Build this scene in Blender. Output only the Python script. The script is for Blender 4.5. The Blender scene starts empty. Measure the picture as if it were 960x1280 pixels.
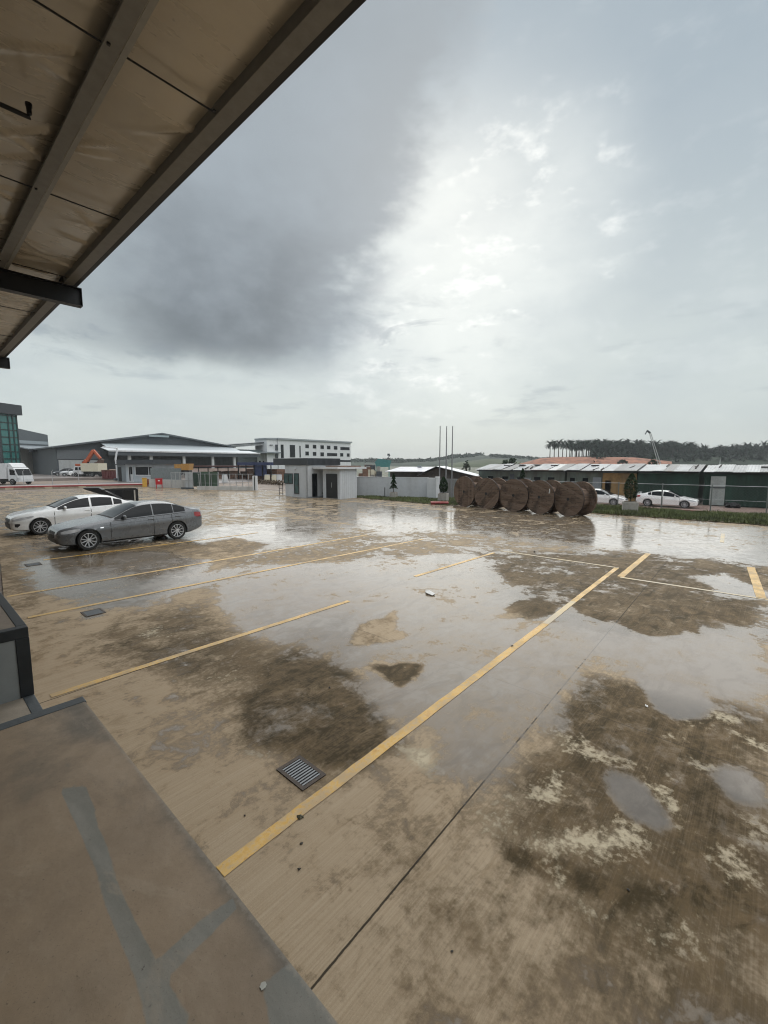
import bpy, bmesh, math, random
import numpy as np
from mathutils import Vector, Matrix
random.seed(7)
S = bpy.context.scene
C = S.collection
R = math.radians

# ------------------------------------------------------------------ camera model (metres, dock runs along +Y, yard along +X)
F_PX, CXP, CYP, HOR, EYE = 541.0, 480.0, 640.0, 580.0, 2.8
PITCH = math.atan((CYP - HOR) / F_PX)
YAW = R(41.9)
FW = Vector((math.cos(YAW) * math.cos(PITCH), math.sin(YAW) * math.cos(PITCH), -math.sin(PITCH)))
RT = Vector((math.sin(YAW), -math.cos(YAW), 0))
UP = RT.cross(FW)

def ray(px, py):
    return FW + RT * ((px - CXP) / F_PX) + UP * ((CYP - py) / F_PX)

def pt(px, py, t):                      # surveyed point at depth t
    v = ray(px, py) * t
    return Vector((v.x, v.y, v.z + EYE))

def gp(px, py, z=0.0):                  # surveyed point on a level z
    d = ray(px, py)
    t = (z - EYE) / d.z
    return (d.x * t, d.y * t)

# ------------------------------------------------------------------ materials
MATS = {}

def nodes_of(m):
    m.use_nodes = True
    return m.node_tree, m.node_tree.nodes, m.node_tree.links

def M(name, col, rough=.6, metal=0.0, var=.18, scale=4.0, bump=0.0, bscale=40.0, col2=None, stretch=None, coat=0.0, spec=.5, grime=0.0):
    if name in MATS:
        return MATS[name]
    m = bpy.data.materials.new(name)
    nt, N, L = nodes_of(m)
    b = N['Principled BSDF']
    tc = N.new('ShaderNodeTexCoord')
    mp = N.new('ShaderNodeMapping')
    if stretch:
        mp.inputs['Scale'].default_value = stretch
    L.new(tc.outputs['Object'], mp.inputs['Vector'])
    nz = N.new('ShaderNodeTexNoise')
    nz.inputs['Scale'].default_value = scale
    nz.inputs['Detail'].default_value = 7
    nz.inputs['Roughness'].default_value = .62
    L.new(mp.outputs[0], nz.inputs['Vector'])
    rp = N.new('ShaderNodeValToRGB')
    rp.color_ramp.elements[0].position = .33
    rp.color_ramp.elements[1].position = .67
    a = [c * (1 - var) for c in col[:3]] if col2 is None else col
    c2 = [min(1, c * (1 + var)) for c in col[:3]] if col2 is None else col2
    rp.color_ramp.elements[0].color = (*a, 1)
    rp.color_ramp.elements[1].color = (*c2, 1)
    L.new(nz.outputs['Fac'], rp.inputs['Fac'])
    out = rp.outputs['Color']
    if grime > 0:
        n2 = N.new('ShaderNodeTexNoise')
        n2.inputs['Scale'].default_value = .9
        n2.inputs['Detail'].default_value = 8
        m2 = N.new('ShaderNodeMapping')
        m2.inputs['Scale'].default_value = (1.6, 1.6, .25)
        L.new(tc.outputs['Object'], m2.inputs['Vector'])
        L.new(m2.outputs[0], n2.inputs['Vector'])
        mr = N.new('ShaderNodeMapRange')
        mr.inputs['From Min'].default_value = .45
        mr.inputs['From Max'].default_value = .75
        mr.inputs['To Max'].default_value = grime
        L.new(n2.outputs['Fac'], mr.inputs['Value'])
        mx = N.new('ShaderNodeMix')
        mx.data_type = 'RGBA'
        L.new(mr.outputs[0], mx.inputs['Factor'])
        L.new(out, mx.inputs['A'])
        mx.inputs['B'].default_value = (.09, .075, .055, 1)
        out = mx.outputs['Result']
    L.new(out, b.inputs['Base Color'])
    mr = N.new('ShaderNodeMapRange')
    mr.inputs['To Min'].default_value = max(.02, rough - .1)
    mr.inputs['To Max'].default_value = min(1, rough + .1)
    L.new(nz.outputs['Fac'], mr.inputs['Value'])
    L.new(mr.outputs[0], b.inputs['Roughness'])
    b.inputs['Metallic'].default_value = metal
    b.inputs['Coat Weight'].default_value = coat
    b.inputs['Coat Roughness'].default_value = .04
    b.inputs['Specular IOR Level'].default_value = spec
    if bump:
        nb = N.new('ShaderNodeTexNoise')
        nb.inputs['Scale'].default_value = bscale
        nb.inputs['Detail'].default_value = 4
        L.new(mp.outputs[0], nb.inputs['Vector'])
        bp = N.new('ShaderNodeBump')
        bp.inputs['Strength'].default_value = bump
        bp.inputs['Distance'].default_value = .02
        L.new(nb.outputs['Fac'], bp.inputs['Height'])
        L.new(bp.outputs['Normal'], b.inputs['Normal'])
    MATS[name] = m
    return m

WHITE = M('white_render', (.62, .63, .64), .7, var=.05, grime=.25)
GREYW = M('grey_render', (.53, .55, .57), .75, var=.06, grime=.2)
PALE = M('pale_metal', (.60, .62, .64), .45, .1, var=.08)
CHAR = M('charcoal_cladding', (.035, .04, .047), .5, var=.15)
DARKG = M('dark_grey_cladding', (.06, .07, .08), .5, var=.15)
MIDG = M('mid_grey_cladding', (.22, .25, .27), .5, var=.1)
CONC = M('concrete', (.36, .34, .31), .8, var=.15, bump=.2, grime=.3)
GLASSD = M('dark_glass', (.007, .009, .011), .05, var=.1, spec=.22)
GLASST = M('teal_glass', (.04, .16, .15), .07, var=.12, scale=.3, spec=.7)
STEEL = M('galvanised_steel', (.45, .46, .47), .4, .7, var=.12)
BLACK = M('black_steel', (.012, .012, .013), .45, .2, var=.2)
RUBBER = M('rubber', (.018, .018, .018), .75, var=.15)
ALLOY = M('alloy_rim', (.58, .59, .61), .3, .25, var=.08)
RED = M('red_paint', (.28, .04, .04), .45, var=.15)
ORANGE = M('orange_paint', (.40, .085, .03), .45, var=.12)
YELLOWP = M('yellow_paint', (.62, .36, .06), .5, var=.12)
BLUE = M('navy_paint', (.022, .035, .10), .5, var=.2)
CARWHITE = M('white_car_paint', (.86, .865, .86), .28, var=.02, coat=.8)
CARGREY = M('grey_car_paint', (.16, .167, .177), .28, .3, var=.04, coat=.5)
CHROME = M('chrome_trim', (.55, .56, .57), .18, .9, var=.05)
LAMP = M('lamp_glass', (.52, .53, .55), .12, .1, var=.25, scale=5, coat=.8)
TAIL = M('tail_lamp_glass', (.30, .012, .015), .15, var=.2, coat=.7)
PLASTIC = M('black_plastic', (.015, .015, .016), .5, var=.15)
LEAF = M('dark_leaf', (.018, .04, .014), .7, var=.5, scale=5, spec=.2)
LEAF2 = M('far_leaf', (.018, .036, .018), .8, var=.45, scale=.25, spec=.1)
LEAFP = M('palm_leaf', (.013, .026, .015), .8, var=.45, scale=.4, spec=.1)
BARK = M('bark', (.07, .055, .04), .85, var=.3)
SOIL = M('red_soil', (.25, .115, .072), .9, var=.5, scale=.35, bump=.4, bscale=2)
GRASSM = M('grass_blade', (.095, .115, .038), .65, var=.5, scale=.8)
CREAM = M('cream_panel', (.60, .56, .44), .55, var=.06)
BROWNY = M('rusty_clutter', (.16, .09, .06), .8, var=.5, scale=2)
MAROON = M('maroon_steel', (.12, .03, .03), .6, var=.3)

# ------------------------------------------------------------------ mesh builder
class B:
    def __init__(s):
        s.bm = bmesh.new()

    def verts(s, pts):
        return [s.bm.verts.new(p) for p in pts]

    def face(s, pts):
        try:
            return s.bm.faces.new(s.verts(pts))
        except ValueError:
            return None

    def box(s, x0, x1, y0, y1, z0, z1, mtx=None):
        P = [(x0, y0, z0), (x1, y0, z0), (x1, y1, z0), (x0, y1, z0), (x0, y0, z1), (x1, y0, z1), (x1, y1, z1), (x0, y1, z1)]
        if mtx is not None:
            P = [mtx @ Vector(p) for p in P]
        v = s.verts(P)
        for f in ((3, 2, 1, 0), (4, 5, 6, 7), (0, 1, 5, 4), (1, 2, 6, 5), (2, 3, 7, 6), (3, 0, 4, 7)):
            s.bm.faces.new([v[i] for i in f])
        return s

    def bar(s, p, q, w, h=None, up=(0, 0, 1)):          # rectangular bar between two points
        h = h or w
        p, q = Vector(p), Vector(q)
        d = (q - p)
        n = d.normalized()
        u = Vector(up)
        if abs(n.dot(u)) > .98:
            u = Vector((1, 0, 0))
        a = n.cross(u).normalized() * w / 2
        b = a.cross(n).normalized() * h / 2
        v = s.verts([p - a - b, p + a - b, p + a + b, p - a + b, q - a - b, q + a - b, q + a + b, q - a + b])
        for f in ((0, 3, 2, 1), (4, 5, 6, 7), (0, 1, 5, 4), (1, 2, 6, 5), (2, 3, 7, 6), (3, 0, 4, 7)):
            s.bm.faces.new([v[i] for i in f])
        return s

    def tube(s, pts, rad, n=8, cap=True):
        pts = [Vector(p) for p in pts]
        rr = rad if isinstance(rad, (list, tuple)) else [rad] * len(pts)
        rings = []
        for i, p in enumerate(pts):
            d = (pts[min(i + 1, len(pts) - 1)] - pts[max(i - 1, 0)]).normalized()
            u = Vector((0, 0, 1)) if abs(d.z) < .9 else Vector((1, 0, 0))
            a = d.cross(u).normalized()
            b = d.cross(a)
            rings.append(s.verts([p + (a * math.cos(2 * math.pi * k / n) + b * math.sin(2 * math.pi * k / n)) * rr[i] for k in range(n)]))
        for r0, r1 in zip(rings, rings[1:]):
            for k in range(n):
                s.bm.faces.new([r0[k], r0[(k + 1) % n], r1[(k + 1) % n], r1[k]])
        if cap:
            s.bm.faces.new(rings[0][::-1])
            s.bm.faces.new(rings[-1])
        return s

    def lathe(s, prof, n=32, axis='Y', c=(0, 0, 0), closed=False):
        c = Vector(c)
        rings = []
        for r, h in prof:
            ring = []
            for k in range(n):
                a = 2 * math.pi * k / n
                p = (r * math.cos(a), h, r * math.sin(a)) if axis == 'Y' else ((h, r * math.cos(a), r * math.sin(a)) if axis == 'X' else (r * math.cos(a), r * math.sin(a), h))
                ring.append(s.bm.verts.new(c + Vector(p)))
            rings.append(ring)
        pairs = list(zip(rings, rings[1:]))
        if closed:
            pairs.append((rings[-1], rings[0]))
        for r0, r1 in pairs:
            for k in range(n):
                s.bm.faces.new([r0[k], r0[(k + 1) % n], r1[(k + 1) % n], r1[k]])
        if not closed:
            for ring, rv in ((rings[0], 1), (rings[-1], 0)):
                s.bm.faces.new(ring[::-1] if rv else ring)
        return s

    def extrude(s, poly, v):                             # polygon points + extrusion vector
        v = Vector(v)
        a = s.verts(poly)
        b = s.verts([Vector(p) + v for p in poly])
        s.bm.faces.new(a[::-1])
        s.bm.faces.new(b)
        n = len(a)
        for i in range(n):
            s.bm.faces.new([a[i], a[(i + 1) % n], b[(i + 1) % n], b[i]])
        return s

    def build(s, name, mat, parent=None, loc=None, bevel=0, smooth=None, thick=None):
        bm = s.bm
        bmesh.ops.recalc_face_normals(bm, faces=bm.faces) if len(bm.faces) < 60000 and smooth != 'raw' else None
        if smooth and smooth != 'raw':
            ang = R(smooth)
            for f in bm.faces:
                f.smooth = True
            for e in bm.edges:
                if len(e.link_faces) == 2 and e.calc_face_angle(0) > ang:
                    e.smooth = False
        me = bpy.data.meshes.new(name)
        bm.to_mesh(me)
        bm.free()
        for mm in (mat if isinstance(mat, (list, tuple)) else [mat]):
            me.materials.append(mm)
        o = bpy.data.objects.new(name, me)
        C.objects.link(o)
        if parent is not None:
            o.parent = parent
        if loc is not None:
            o.location = loc
        if bevel:
            md = o.modifiers.new('bevel', 'BEVEL')
            md.width = bevel
            md.segments = 2
            md.limit_method = 'ANGLE'
        return o

def bx(name, mat, parent, *a, bevel=0):
    return B().box(*a).build(name, mat, parent, bevel=bevel)

def tag(o, label=None, cat=None, group=None, kind=None):
    if label:
        o['label'] = label
    if cat:
        o['category'] = cat
    if group:
        o['group'] = group
    if kind:
        o['kind'] = kind
    return o

def thing(name, label, cat, loc=(0, 0, 0), rz=0.0, group=None):
    o = bpy.data.objects.new(name, None)
    o.empty_display_size = .2
    C.objects.link(o)
    o.location = loc
    o.rotation_euler = (0, 0, rz)
    return tag(o, label, cat, group)

def copy_tree(root, loc, rz=None, label=None, group=None, scale=None):
    def rec(o, par):
        c = o.copy()
        C.objects.link(c)
        if par is not None:
            c.parent = par
        for ch in list(o.children):
            rec(ch, c)
        return c
    c = rec(root, None)
    c.location = loc
    if rz is not None:
        c.rotation_euler = (0, 0, rz)
    if scale is not None:
        c.scale = (scale,) * 3 if not isinstance(scale, tuple) else scale
    if label:
        c['label'] = label
    if group:
        c['group'] = group
    return c

# ------------------------------------------------------------------ camera
cam_d = bpy.data.cameras.new('camera')
cam = bpy.data.objects.new('camera', cam_d)
C.objects.link(cam)
S.camera = cam
cam_d.sensor_fit = 'HORIZONTAL'
cam_d.sensor_width = 36
cam_d.lens = F_PX / 960 * 36
cam_d.clip_start = .05
cam_d.clip_end = 6000
mt = Matrix((RT, UP, -FW)).transposed().to_4x4()
mt.translation = (0, 0, EYE)
cam.matrix_world = mt

# ------------------------------------------------------------------ sky and sun
W = bpy.data.worlds.new('World')
S.world = W
W.use_nodes = True
wt = W.node_tree
WN, WL = wt.nodes, wt.links
SUN_HEAD, SUN_EL = 33.0, 31.0          # heading anticlockwise from +X

def wmath(op, a, b=None, c=None, clamp=False):
    n = WN.new('ShaderNodeMath')
    n.operation = op
    n.use_clamp = clamp
    for i, v in enumerate((a, b, c)):
        if v is None:
            continue
        if isinstance(v, (int, float)):
            n.inputs[i].default_value = v
        else:
            WL.new(v, n.inputs[i])
    return n.outputs[0]

def wsmooth(v, lo, hi):
    n = WN.new('ShaderNodeMapRange')
    n.interpolation_type = 'SMOOTHSTEP'
    WL.new(v, n.inputs['Value'])
    n.inputs['From Min'].default_value = lo
    n.inputs['From Max'].default_value = hi
    return n.outputs[0]

def wmix(f, a, b):
    n = WN.new('ShaderNodeMix')
    n.data_type = 'RGBA'
    for k, v in (('Factor', f), ('A', a), ('B', b)):
        if isinstance(v, (int, float)):
            n.inputs[k].default_value = v
        elif isinstance(v, tuple):
            n.inputs[k].default_value = (*v, 1)
        else:
            WL.new(v, n.inputs[k])
    return n.outputs['Result']

def srgb(r, g, b):
    f = lambda c: (c / 255 / 12.92) if c / 255 <= .04045 else ((c / 255 + .055) / 1.055) ** 2.4
    return (f(r), f(g), f(b))

tc = WN.new('ShaderNodeTexCoord')
dirv = tc.outputs['Generated']

def wnoise(scale, detail=6, rough=.55, sc=(1, 1, 1), vec=None, out='Fac', dist=0):
    mp = WN.new('ShaderNodeMapping')
    mp.inputs['Scale'].default_value = sc
    WL.new(vec or dirv, mp.inputs['Vector'])
    n = WN.new('ShaderNodeTexNoise')
    n.inputs['Scale'].default_value = scale
    n.inputs['Detail'].default_value = detail
    n.inputs['Roughness'].default_value = rough
    n.inputs['Distortion'].default_value = dist
    WL.new(mp.outputs[0], n.inputs['Vector'])
    return n.outputs[out]

sp = WN.new('ShaderNodeSeparateXYZ')
WL.new(dirv, sp.inputs[0])
DEG = 180 / math.pi
el = wmath('MULTIPLY', wmath('ARCSINE', sp.outputs['Z']), DEG)
hx, hy = math.cos(YAW), math.sin(YAW)
fwd = wmath('ADD', wmath('MULTIPLY', sp.outputs['X'], hx), wmath('MULTIPLY', sp.outputs['Y'], hy))
lft = wmath('ADD', wmath('MULTIPLY', sp.outputs['X'], -hy), wmath('MULTIPLY', sp.outputs['Y'], hx))
az = wmath('MULTIPLY', wmath('ARCTAN2', lft, fwd), DEG)       # degrees left of the yard's long view

nA = wmath('SUBTRACT', wnoise(5.0, 7, .6, (1, 1, 1.6)), .5)
nB = wmath('SUBTRACT', wnoise(2.2, 5, .55, (1, 1, 1.3)), .5)
nC = wmath('SUBTRACT', wnoise(13.0, 6, .6, (1, 1, 2.2)), .5)
# big dark rain cloud: level base near 13 degrees, ragged right-hand side
e1 = wmath('ADD', el, wmath('ADD', wmath('MULTIPLY', nB, 7.0), wmath('MULTIPLY', nA, 5.0)))
bot = wsmooth(e1, 10.6, 14.6)
azr = wmath('ADD', 11.3, wmath('MULTIPLY', el, -.54))
a1 = wmath('SUBTRACT', az, azr)
a1 = wmath('ADD', a1, wmath('ADD', wmath('MULTIPLY', nB, 12.0), wmath('ADD', wmath('MULTIPLY', nA, 14.0), wmath('MULTIPLY', nC, 9.0))))
rgt = wsmooth(a1, -3.5, 4.5)
lfte = wsmooth(wmath('ADD', az, wmath('MULTIPLY', nB, 25.0)), 40.0, 24.0)
topf = wsmooth(e1, 62.0, 44.0)
dark = wmath('MULTIPLY', wmath('MULTIPLY', bot, rgt), wmath('MULTIPLY', topf, wmath('ADD', wmath('MULTIPLY', lfte, .7), .3)))
core = wmath('MULTIPLY', wsmooth(e1, 34.0, 15.0), wsmooth(a1, 0.0, 13.0))
# thin veil everywhere, brighter where the sun stands behind it
base = wmix(wsmooth(el, 4.0, 38.0), srgb(188, 195, 192), srgb(147, 159, 167))
sd = Vector((math.cos(R(SUN_HEAD)) * math.cos(R(24)), math.sin(R(SUN_HEAD)) * math.cos(R(24)), math.sin(R(24))))
dp = WN.new('ShaderNodeVectorMath')
dp.operation = 'DOT_PRODUCT'
WL.new(dirv, dp.inputs[0])
dp.inputs[1].default_value = sd
glow = wsmooth(wmath('ADD', dp.outputs['Value'], wmath('MULTIPLY', nA, .05)), .925, 1.0)
glow = wmath('MULTIPLY', glow, wsmooth(e1, 46.0, 27.0))
base = wmix(wmath('MULTIPLY', glow, .72), base, srgb(222, 226, 222))
# soft mottling and small scud clouds
mot = wsmooth(wnoise(3.2, 8, .58, (1, 1, 2.2)), .35, .7)
base = wmix(wmath('MULTIPLY', mot, .45), base, srgb(160, 170, 175))
fine = wsmooth(wmath('ADD', nC, wmath('MULTIPLY', nA, .8)), .02, .3)
base = wmix(wmath('MULTIPLY', wmath('MULTIPLY', fine, wmath('ADD', wmath('MULTIPLY', glow, .85), .12)), .8), base, srgb(243, 244, 240))
scud = wsmooth(wnoise(6.0, 7, .6, (1, 1, 4.5)), .56, .72)
scudm = wmath('MULTIPLY', wmath('MULTIPLY', scud, wsmooth(el, 3.0, 7.0)), wsmooth(el, 19.0, 11.0))
base = wmix(wmath('MULTIPLY', scudm, .55), base, srgb(146, 156, 161))
dcol = wmix(core, srgb(140, 148, 153), srgb(98, 104, 107))
dcol = wmix(wmath('MULTIPLY', wsmooth(nA, -.12, .2), .35), dcol, srgb(152, 161, 168))
wisp = wsmooth(wnoise(7.0, 9, .62, (1, 1, 2.6), dist=.6), .50, .66)
wisp = wmath('MULTIPLY', wmath('MULTIPLY', wisp, wsmooth(el, 8.5, 12.0)), wmath('MULTIPLY', wsmooth(el, 24.0, 15.0), wsmooth(az, -22.0, -6.0)))
base = wmix(wmath('MULTIPLY', wisp, .6), base, srgb(140, 150, 156))
clouds = wmix(dark, base, dcol)
# the high overcast is thinner and brighter
clouds = wmix(wsmooth(el, 47.0, 66.0), clouds, (1.75, 1.77, 1.77))
# brightness added to the unseen sky right of the view, lighting cars and guardhouse
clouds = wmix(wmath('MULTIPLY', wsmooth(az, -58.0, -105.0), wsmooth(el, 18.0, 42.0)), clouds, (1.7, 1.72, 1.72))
sky = WN.new('ShaderNodeTexSky')
sky.sky_type = 'NISHITA'
sky.sun_disc = False
sky.sun_elevation = R(SUN_EL)
sky.sun_rotation = R(90 - SUN_HEAD)
vm = WN.new('ShaderNodeVectorMath')
vm.operation = 'SCALE'
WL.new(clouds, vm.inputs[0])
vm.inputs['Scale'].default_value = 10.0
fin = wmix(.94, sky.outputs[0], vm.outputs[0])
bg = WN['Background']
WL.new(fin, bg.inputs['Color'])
bg.inputs['Strength'].default_value = .1

sl = bpy.data.lights.new('sun', 'SUN')
sl.energy = 1.0
sl.angle = R(75)
sl.color = (1, .97, .92)
so = bpy.data.objects.new('sun', sl)
C.objects.link(so)
sv = Vector((math.cos(R(SUN_HEAD)) * math.cos(R(SUN_EL)), math.sin(R(SUN_HEAD)) * math.cos(R(SUN_EL)), math.sin(R(SUN_EL))))
so.rotation_euler = sv.to_track_quat('Z', 'Y').to_euler()
so.location = sv * 60

vs = S.view_settings
vs.view_transform = 'Standard'
vs.look = 'None'
vs.exposure = .45
S.cycles.filter_width = 1.1
vs.gamma = 1
vs.use_curve_mapping = False
S.cycles.max_bounces = 6
S.cycles.diffuse_bounces = 3
S.cycles.glossy_bounces = 3
S.cycles.volume_bounces = 0
S.cycles.use_denoising = True
S.cycles.caustics_reflective = False
S.cycles.caustics_refractive = False

# ------------------------------------------------------------------ ground painting helpers (wetness measured on the yard, in metres)
def sdist(P, poly):
    """signed distance (inside positive) of points P (n,2) to polygon"""
    poly = np.asarray(poly, float)
    n = len(poly)
    d = np.full(len(P), 1e9)
    ins = np.zeros(len(P), bool)
    for i in range(n):
        a, b = poly[i], poly[(i + 1) % n]
        e = b - a
        w = P - a
        t = np.clip((w @ e) / max(e @ e, 1e-9), 0, 1)
        q = w - t[:, None] * e
        d = np.minimum(d, np.hypot(q[:, 0], q[:, 1]))
        c1 = (a[1] <= P[:, 1]) & (b[1] > P[:, 1])
        c2 = (a[1] > P[:, 1]) & (b[1] <= P[:, 1])
        cr = e[0] * w[:, 1] - e[1] * w[:, 0]
        ins ^= (c1 & (cr > 0)) | (c2 & (cr < 0))
    return np.where(ins, d, -d)

def paint(field, P, px_poly, val, soft, z=0.0):
    poly = [gp(x, y, z) for x, y in px_poly]
    k = np.clip(.5 + sdist(P, poly) / (2 * soft), 0, 1)
    k = k * k * (3 - 2 * k)
    field += (val - field) * k

WATER, DAMP, PALEP = [], [], []
# broad films of standing water and the damp, stained and dry areas between them (survey traced in photo pixels)
WATER += [
 ([(0,640),(0,612),(340,612),(450,625),(560,636),(740,642),(960,660),(960,700),(700,690),(420,690),(300,680),(0,690)], .55, .8),
 ([(0,660),(0,1000),(90,1000),(105,868),(60,800),(40,760),(84,768),(76,752),(48,735),(30,712),(18,697)], .02, .25),
 ([(22,705),(75,693),(260,688),(320,680),(345,700),(255,730),(180,757),(88,766),(78,752),(42,738)], .86, .25),
 ([(180,672),(255,662),(330,655),(372,654),(420,664),(385,680),(300,688),(250,680)], 1.0, .5),
 ([(265,738),(330,705),(470,700),(600,690),(640,715),(660,745),(640,770),(700,760),(720,765),(770,775),(790,792),(850,790),(960,770),(960,886),(900,872),(860,862),(800,852),(735,838),(715,862),(690,905),(640,965),(600,982),(560,958),(545,930),(500,930),(470,900),(440,850),(380,830),(330,800),(290,775)], .80, .2),
 ([(300,915),(315,875),(370,815),(440,845),(480,900),(505,930),(450,960),(408,968),(370,945),(345,935),(318,930)], .34, .30),
 ([(600,676),(650,668),(760,684),(960,704),(960,690),(760,672),(700,664)], 1.0, .4),
 ([(740,645),(960,664),(960,698),(840,686),(700,664)], .74, .5),
 ([(620,640),(740,648),(700,664),(600,672),(520,664),(540,640)], .74, .5),
 ([(430,628),(560,638),(540,662),(480,668),(420,650)], .76, .6),
 ([(400,664),(470,668),(530,676),(470,690),(420,690)], .45, .4),
 # damp islands
 ([(462,834),(472,829),(490,832),(500,829),(528,831),(521,844),(500,858),(486,850),(478,842)], -.35, .03),
 ([(440,806),(448,781),(480,772),(495,762),(492,788),(512,793),(490,802),(446,807)], .12, .06),
 ([(636,760),(650,752),(695,757),(690,766),(660,772),(640,768)], -.2, .08),
 ([(718,755),(745,752),(778,760),(772,772),(755,776),(735,768)], -.2, .08),
 ([(776,762),(815,770),(850,780),(847,791),(812,794),(782,780)], -.25, .08),
 ([(858,782),(872,782),(872,791),(862,790)], -.1, .06),
 ([(800,738),(845,742),(920,752),(940,778),(925,782),(860,770),(805,752)], .0, .15),
 ([(610,708),(640,700),(700,690),(752,700),(758,712),(720,735),(690,738),(660,735),(625,722)], .36, .15),
 ([(755,700),(820,698),(900,710),(960,712),(960,738),(900,722),(868,716),(900,742),(850,736),(780,726)], .25, .15),
 ([(760,718),(800,724),(860,742),(930,752),(925,760),(850,752),(790,738)], .18, .12),
 ([(875,722),(905,716),(960,740),(960,750),(900,745)], .95, .15),
 ([(250,698),(330,690),(420,688),(480,690),(440,700),(330,706),(270,712)], .42, .3),
 ([(205,688),(290,672),(345,680),(300,694),(240,700)], .30, .2),
 ([(520,664),(640,672),(700,690),(640,698),(560,690),(480,680)], .52, .3),
 # small separate puddles
 ([(800,850),(850,855),(880,868),(887,880),(870,897),(845,898),(822,885),(812,868)], 1.25, .03),
 ([(760,974),(768,968),(786,972),(808,988),(828,1012),(834,1030),(822,1037),(790,1020),(778,1004),(764,990)], 1.25, .03),
 ([(893,970),(905,962),(930,966),(948,980),(958,1000),(938,1004),(912,996)], 1.1, .05),
 ([(100,768),(125,764),(128,770),(105,774)], .9, .05),
]
 
DAMP += [
 ([(590,690),(960,688),(960,800),(760,800),(640,775),(600,720)], .95, .4),
 ([(105,792),(170,770),(250,758),(290,785),(330,812),(322,870),(280,885),(215,850),(150,832),(118,812)], .78, .35),
 ([(230,800),(330,800),(440,760),(470,800),(440,850),(320,880),(260,860)], .85, .3),
 ([(300,915),(315,875),(370,815),(440,845),(480,900),(505,930),(450,960),(408,968),(370,945),(345,935),(318,930)], 1.35, .22),
 ([(345,965),(400,960),(450,965),(420,1000),(385,1000)], .6, .15),
 ([(735,838),(800,852),(860,862),(960,888),(960,1290),(860,1290),(760,1180),(640,1060),(600,985),(690,905)], 1.0, .3),
 ([(740,850),(860,890),(960,900),(960,930),(860,945),(730,930),(700,900)], 1.1, .15),
 ([(600,1000),(760,1080),(960,1180),(960,1290),(800,1290),(600,1120),(520,1060)], .82, .5),
 ([(850,1090),(960,1040),(960,1150),(900,1140)], 1.05, .2),
 ([(460,1030),(600,1010),(760,1180),(860,1290),(480,1290),(440,1180)], .6, .4),
 ([(420,1010),(480,960),(560,960),(620,990),(520,1050)], .38, .3),
 ([(462,834),(472,829),(490,832),(500,829),(528,831),(521,844),(500,858),(486,850),(478,842)], 1.3, .05),
 ([(440,806),(448,781),(480,772),(495,762),(492,788),(512,793),(490,802),(446,807)], .45, .06),
 ([(640,1066),(700,1084),(760,1104),(797,1118),(792,1124),(700,1096),(650,1078)], 1.5, .05),
 ([(880,985),(960,1010),(960,1040),(900,1015)], 1.3, .12),
 ([(740,905),(900,935),(890,950),(740,925)], 1.3, .1),
 ([(60,690),(250,676),(260,682),(75,702)], .9, .3),
]
PALEP += [
 ([(606,998),(622,986),(650,984),(700,966),(718,986),(700,1005),(650,1012)], 1.0, .12),
 ([(655,1046),(720,1042),(738,1055),(690,1066),(660,1060)], 1.0, .1),
 ([(735,1050),(770,1020),(800,1034),(832,1060),(780,1062),(750,1076)], 1.1, .1),
 ([(800,974),(830,982),(862,1018),(850,1032),(822,1000)], 1.0, .08),
 ([(680,915),(745,938),(800,955),(840,968),(800,962),(720,948)], .95, .08),
 ([(686,910),(740,920),(735,945),(700,935)], .8, .1),
 ([(886,1055),(930,1062),(955,1104),(915,1104)], 1.0, .12),
 ([(600,1018),(635,1018),(632,1046),(606,1044)], .85, .12),
 ([(500,934),(535,934),(556,960),(540,976),(514,956)], 1.05, .08),
 ([(884,884),(930,900),(916,908),(890,898)], 1.1, .06),
 ([(918,914),(960,930),(960,942),(930,926)], 1.1, .06),
 ([(830,915),(862,920),(860,925),(832,922)], .9, .04),
 ([(810,1145),(890,1158),(900,1190),(820,1175)], .8, .15),
 ([(925,1020),(960,1030),(960,1060),(930,1045)], .9, .1),
 ([(680,1098),(705,1096),(706,1112),(684,1114)], .8, .1),
 ([(730,1125),(752,1130),(745,1145),(732,1140)], .8, .08),
 ([(860,950),(910,960),(905,968),(865,965)], .8, .08),
 ([(840,890),(880,898),(900,912),(850,905)], .75, .08),
 ([(165,790),(200,782),(215,795),(180,800)], .8, .15),
 ([(230,790),(260,784),(258,798),(236,800)], .7, .15),
 ([(215,850),(290,835),(300,850),(225,862)], .6, .2),
 ([(300,935),(330,938),(338,955),(312,962)], .7, .1),
 ([(470,850),(490,850),(492,860),(474,860)], .8, .05),
]

LOT_X, LOT_Y0, LOT_Y1 = 26.2, -32.0, 57.5

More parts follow.
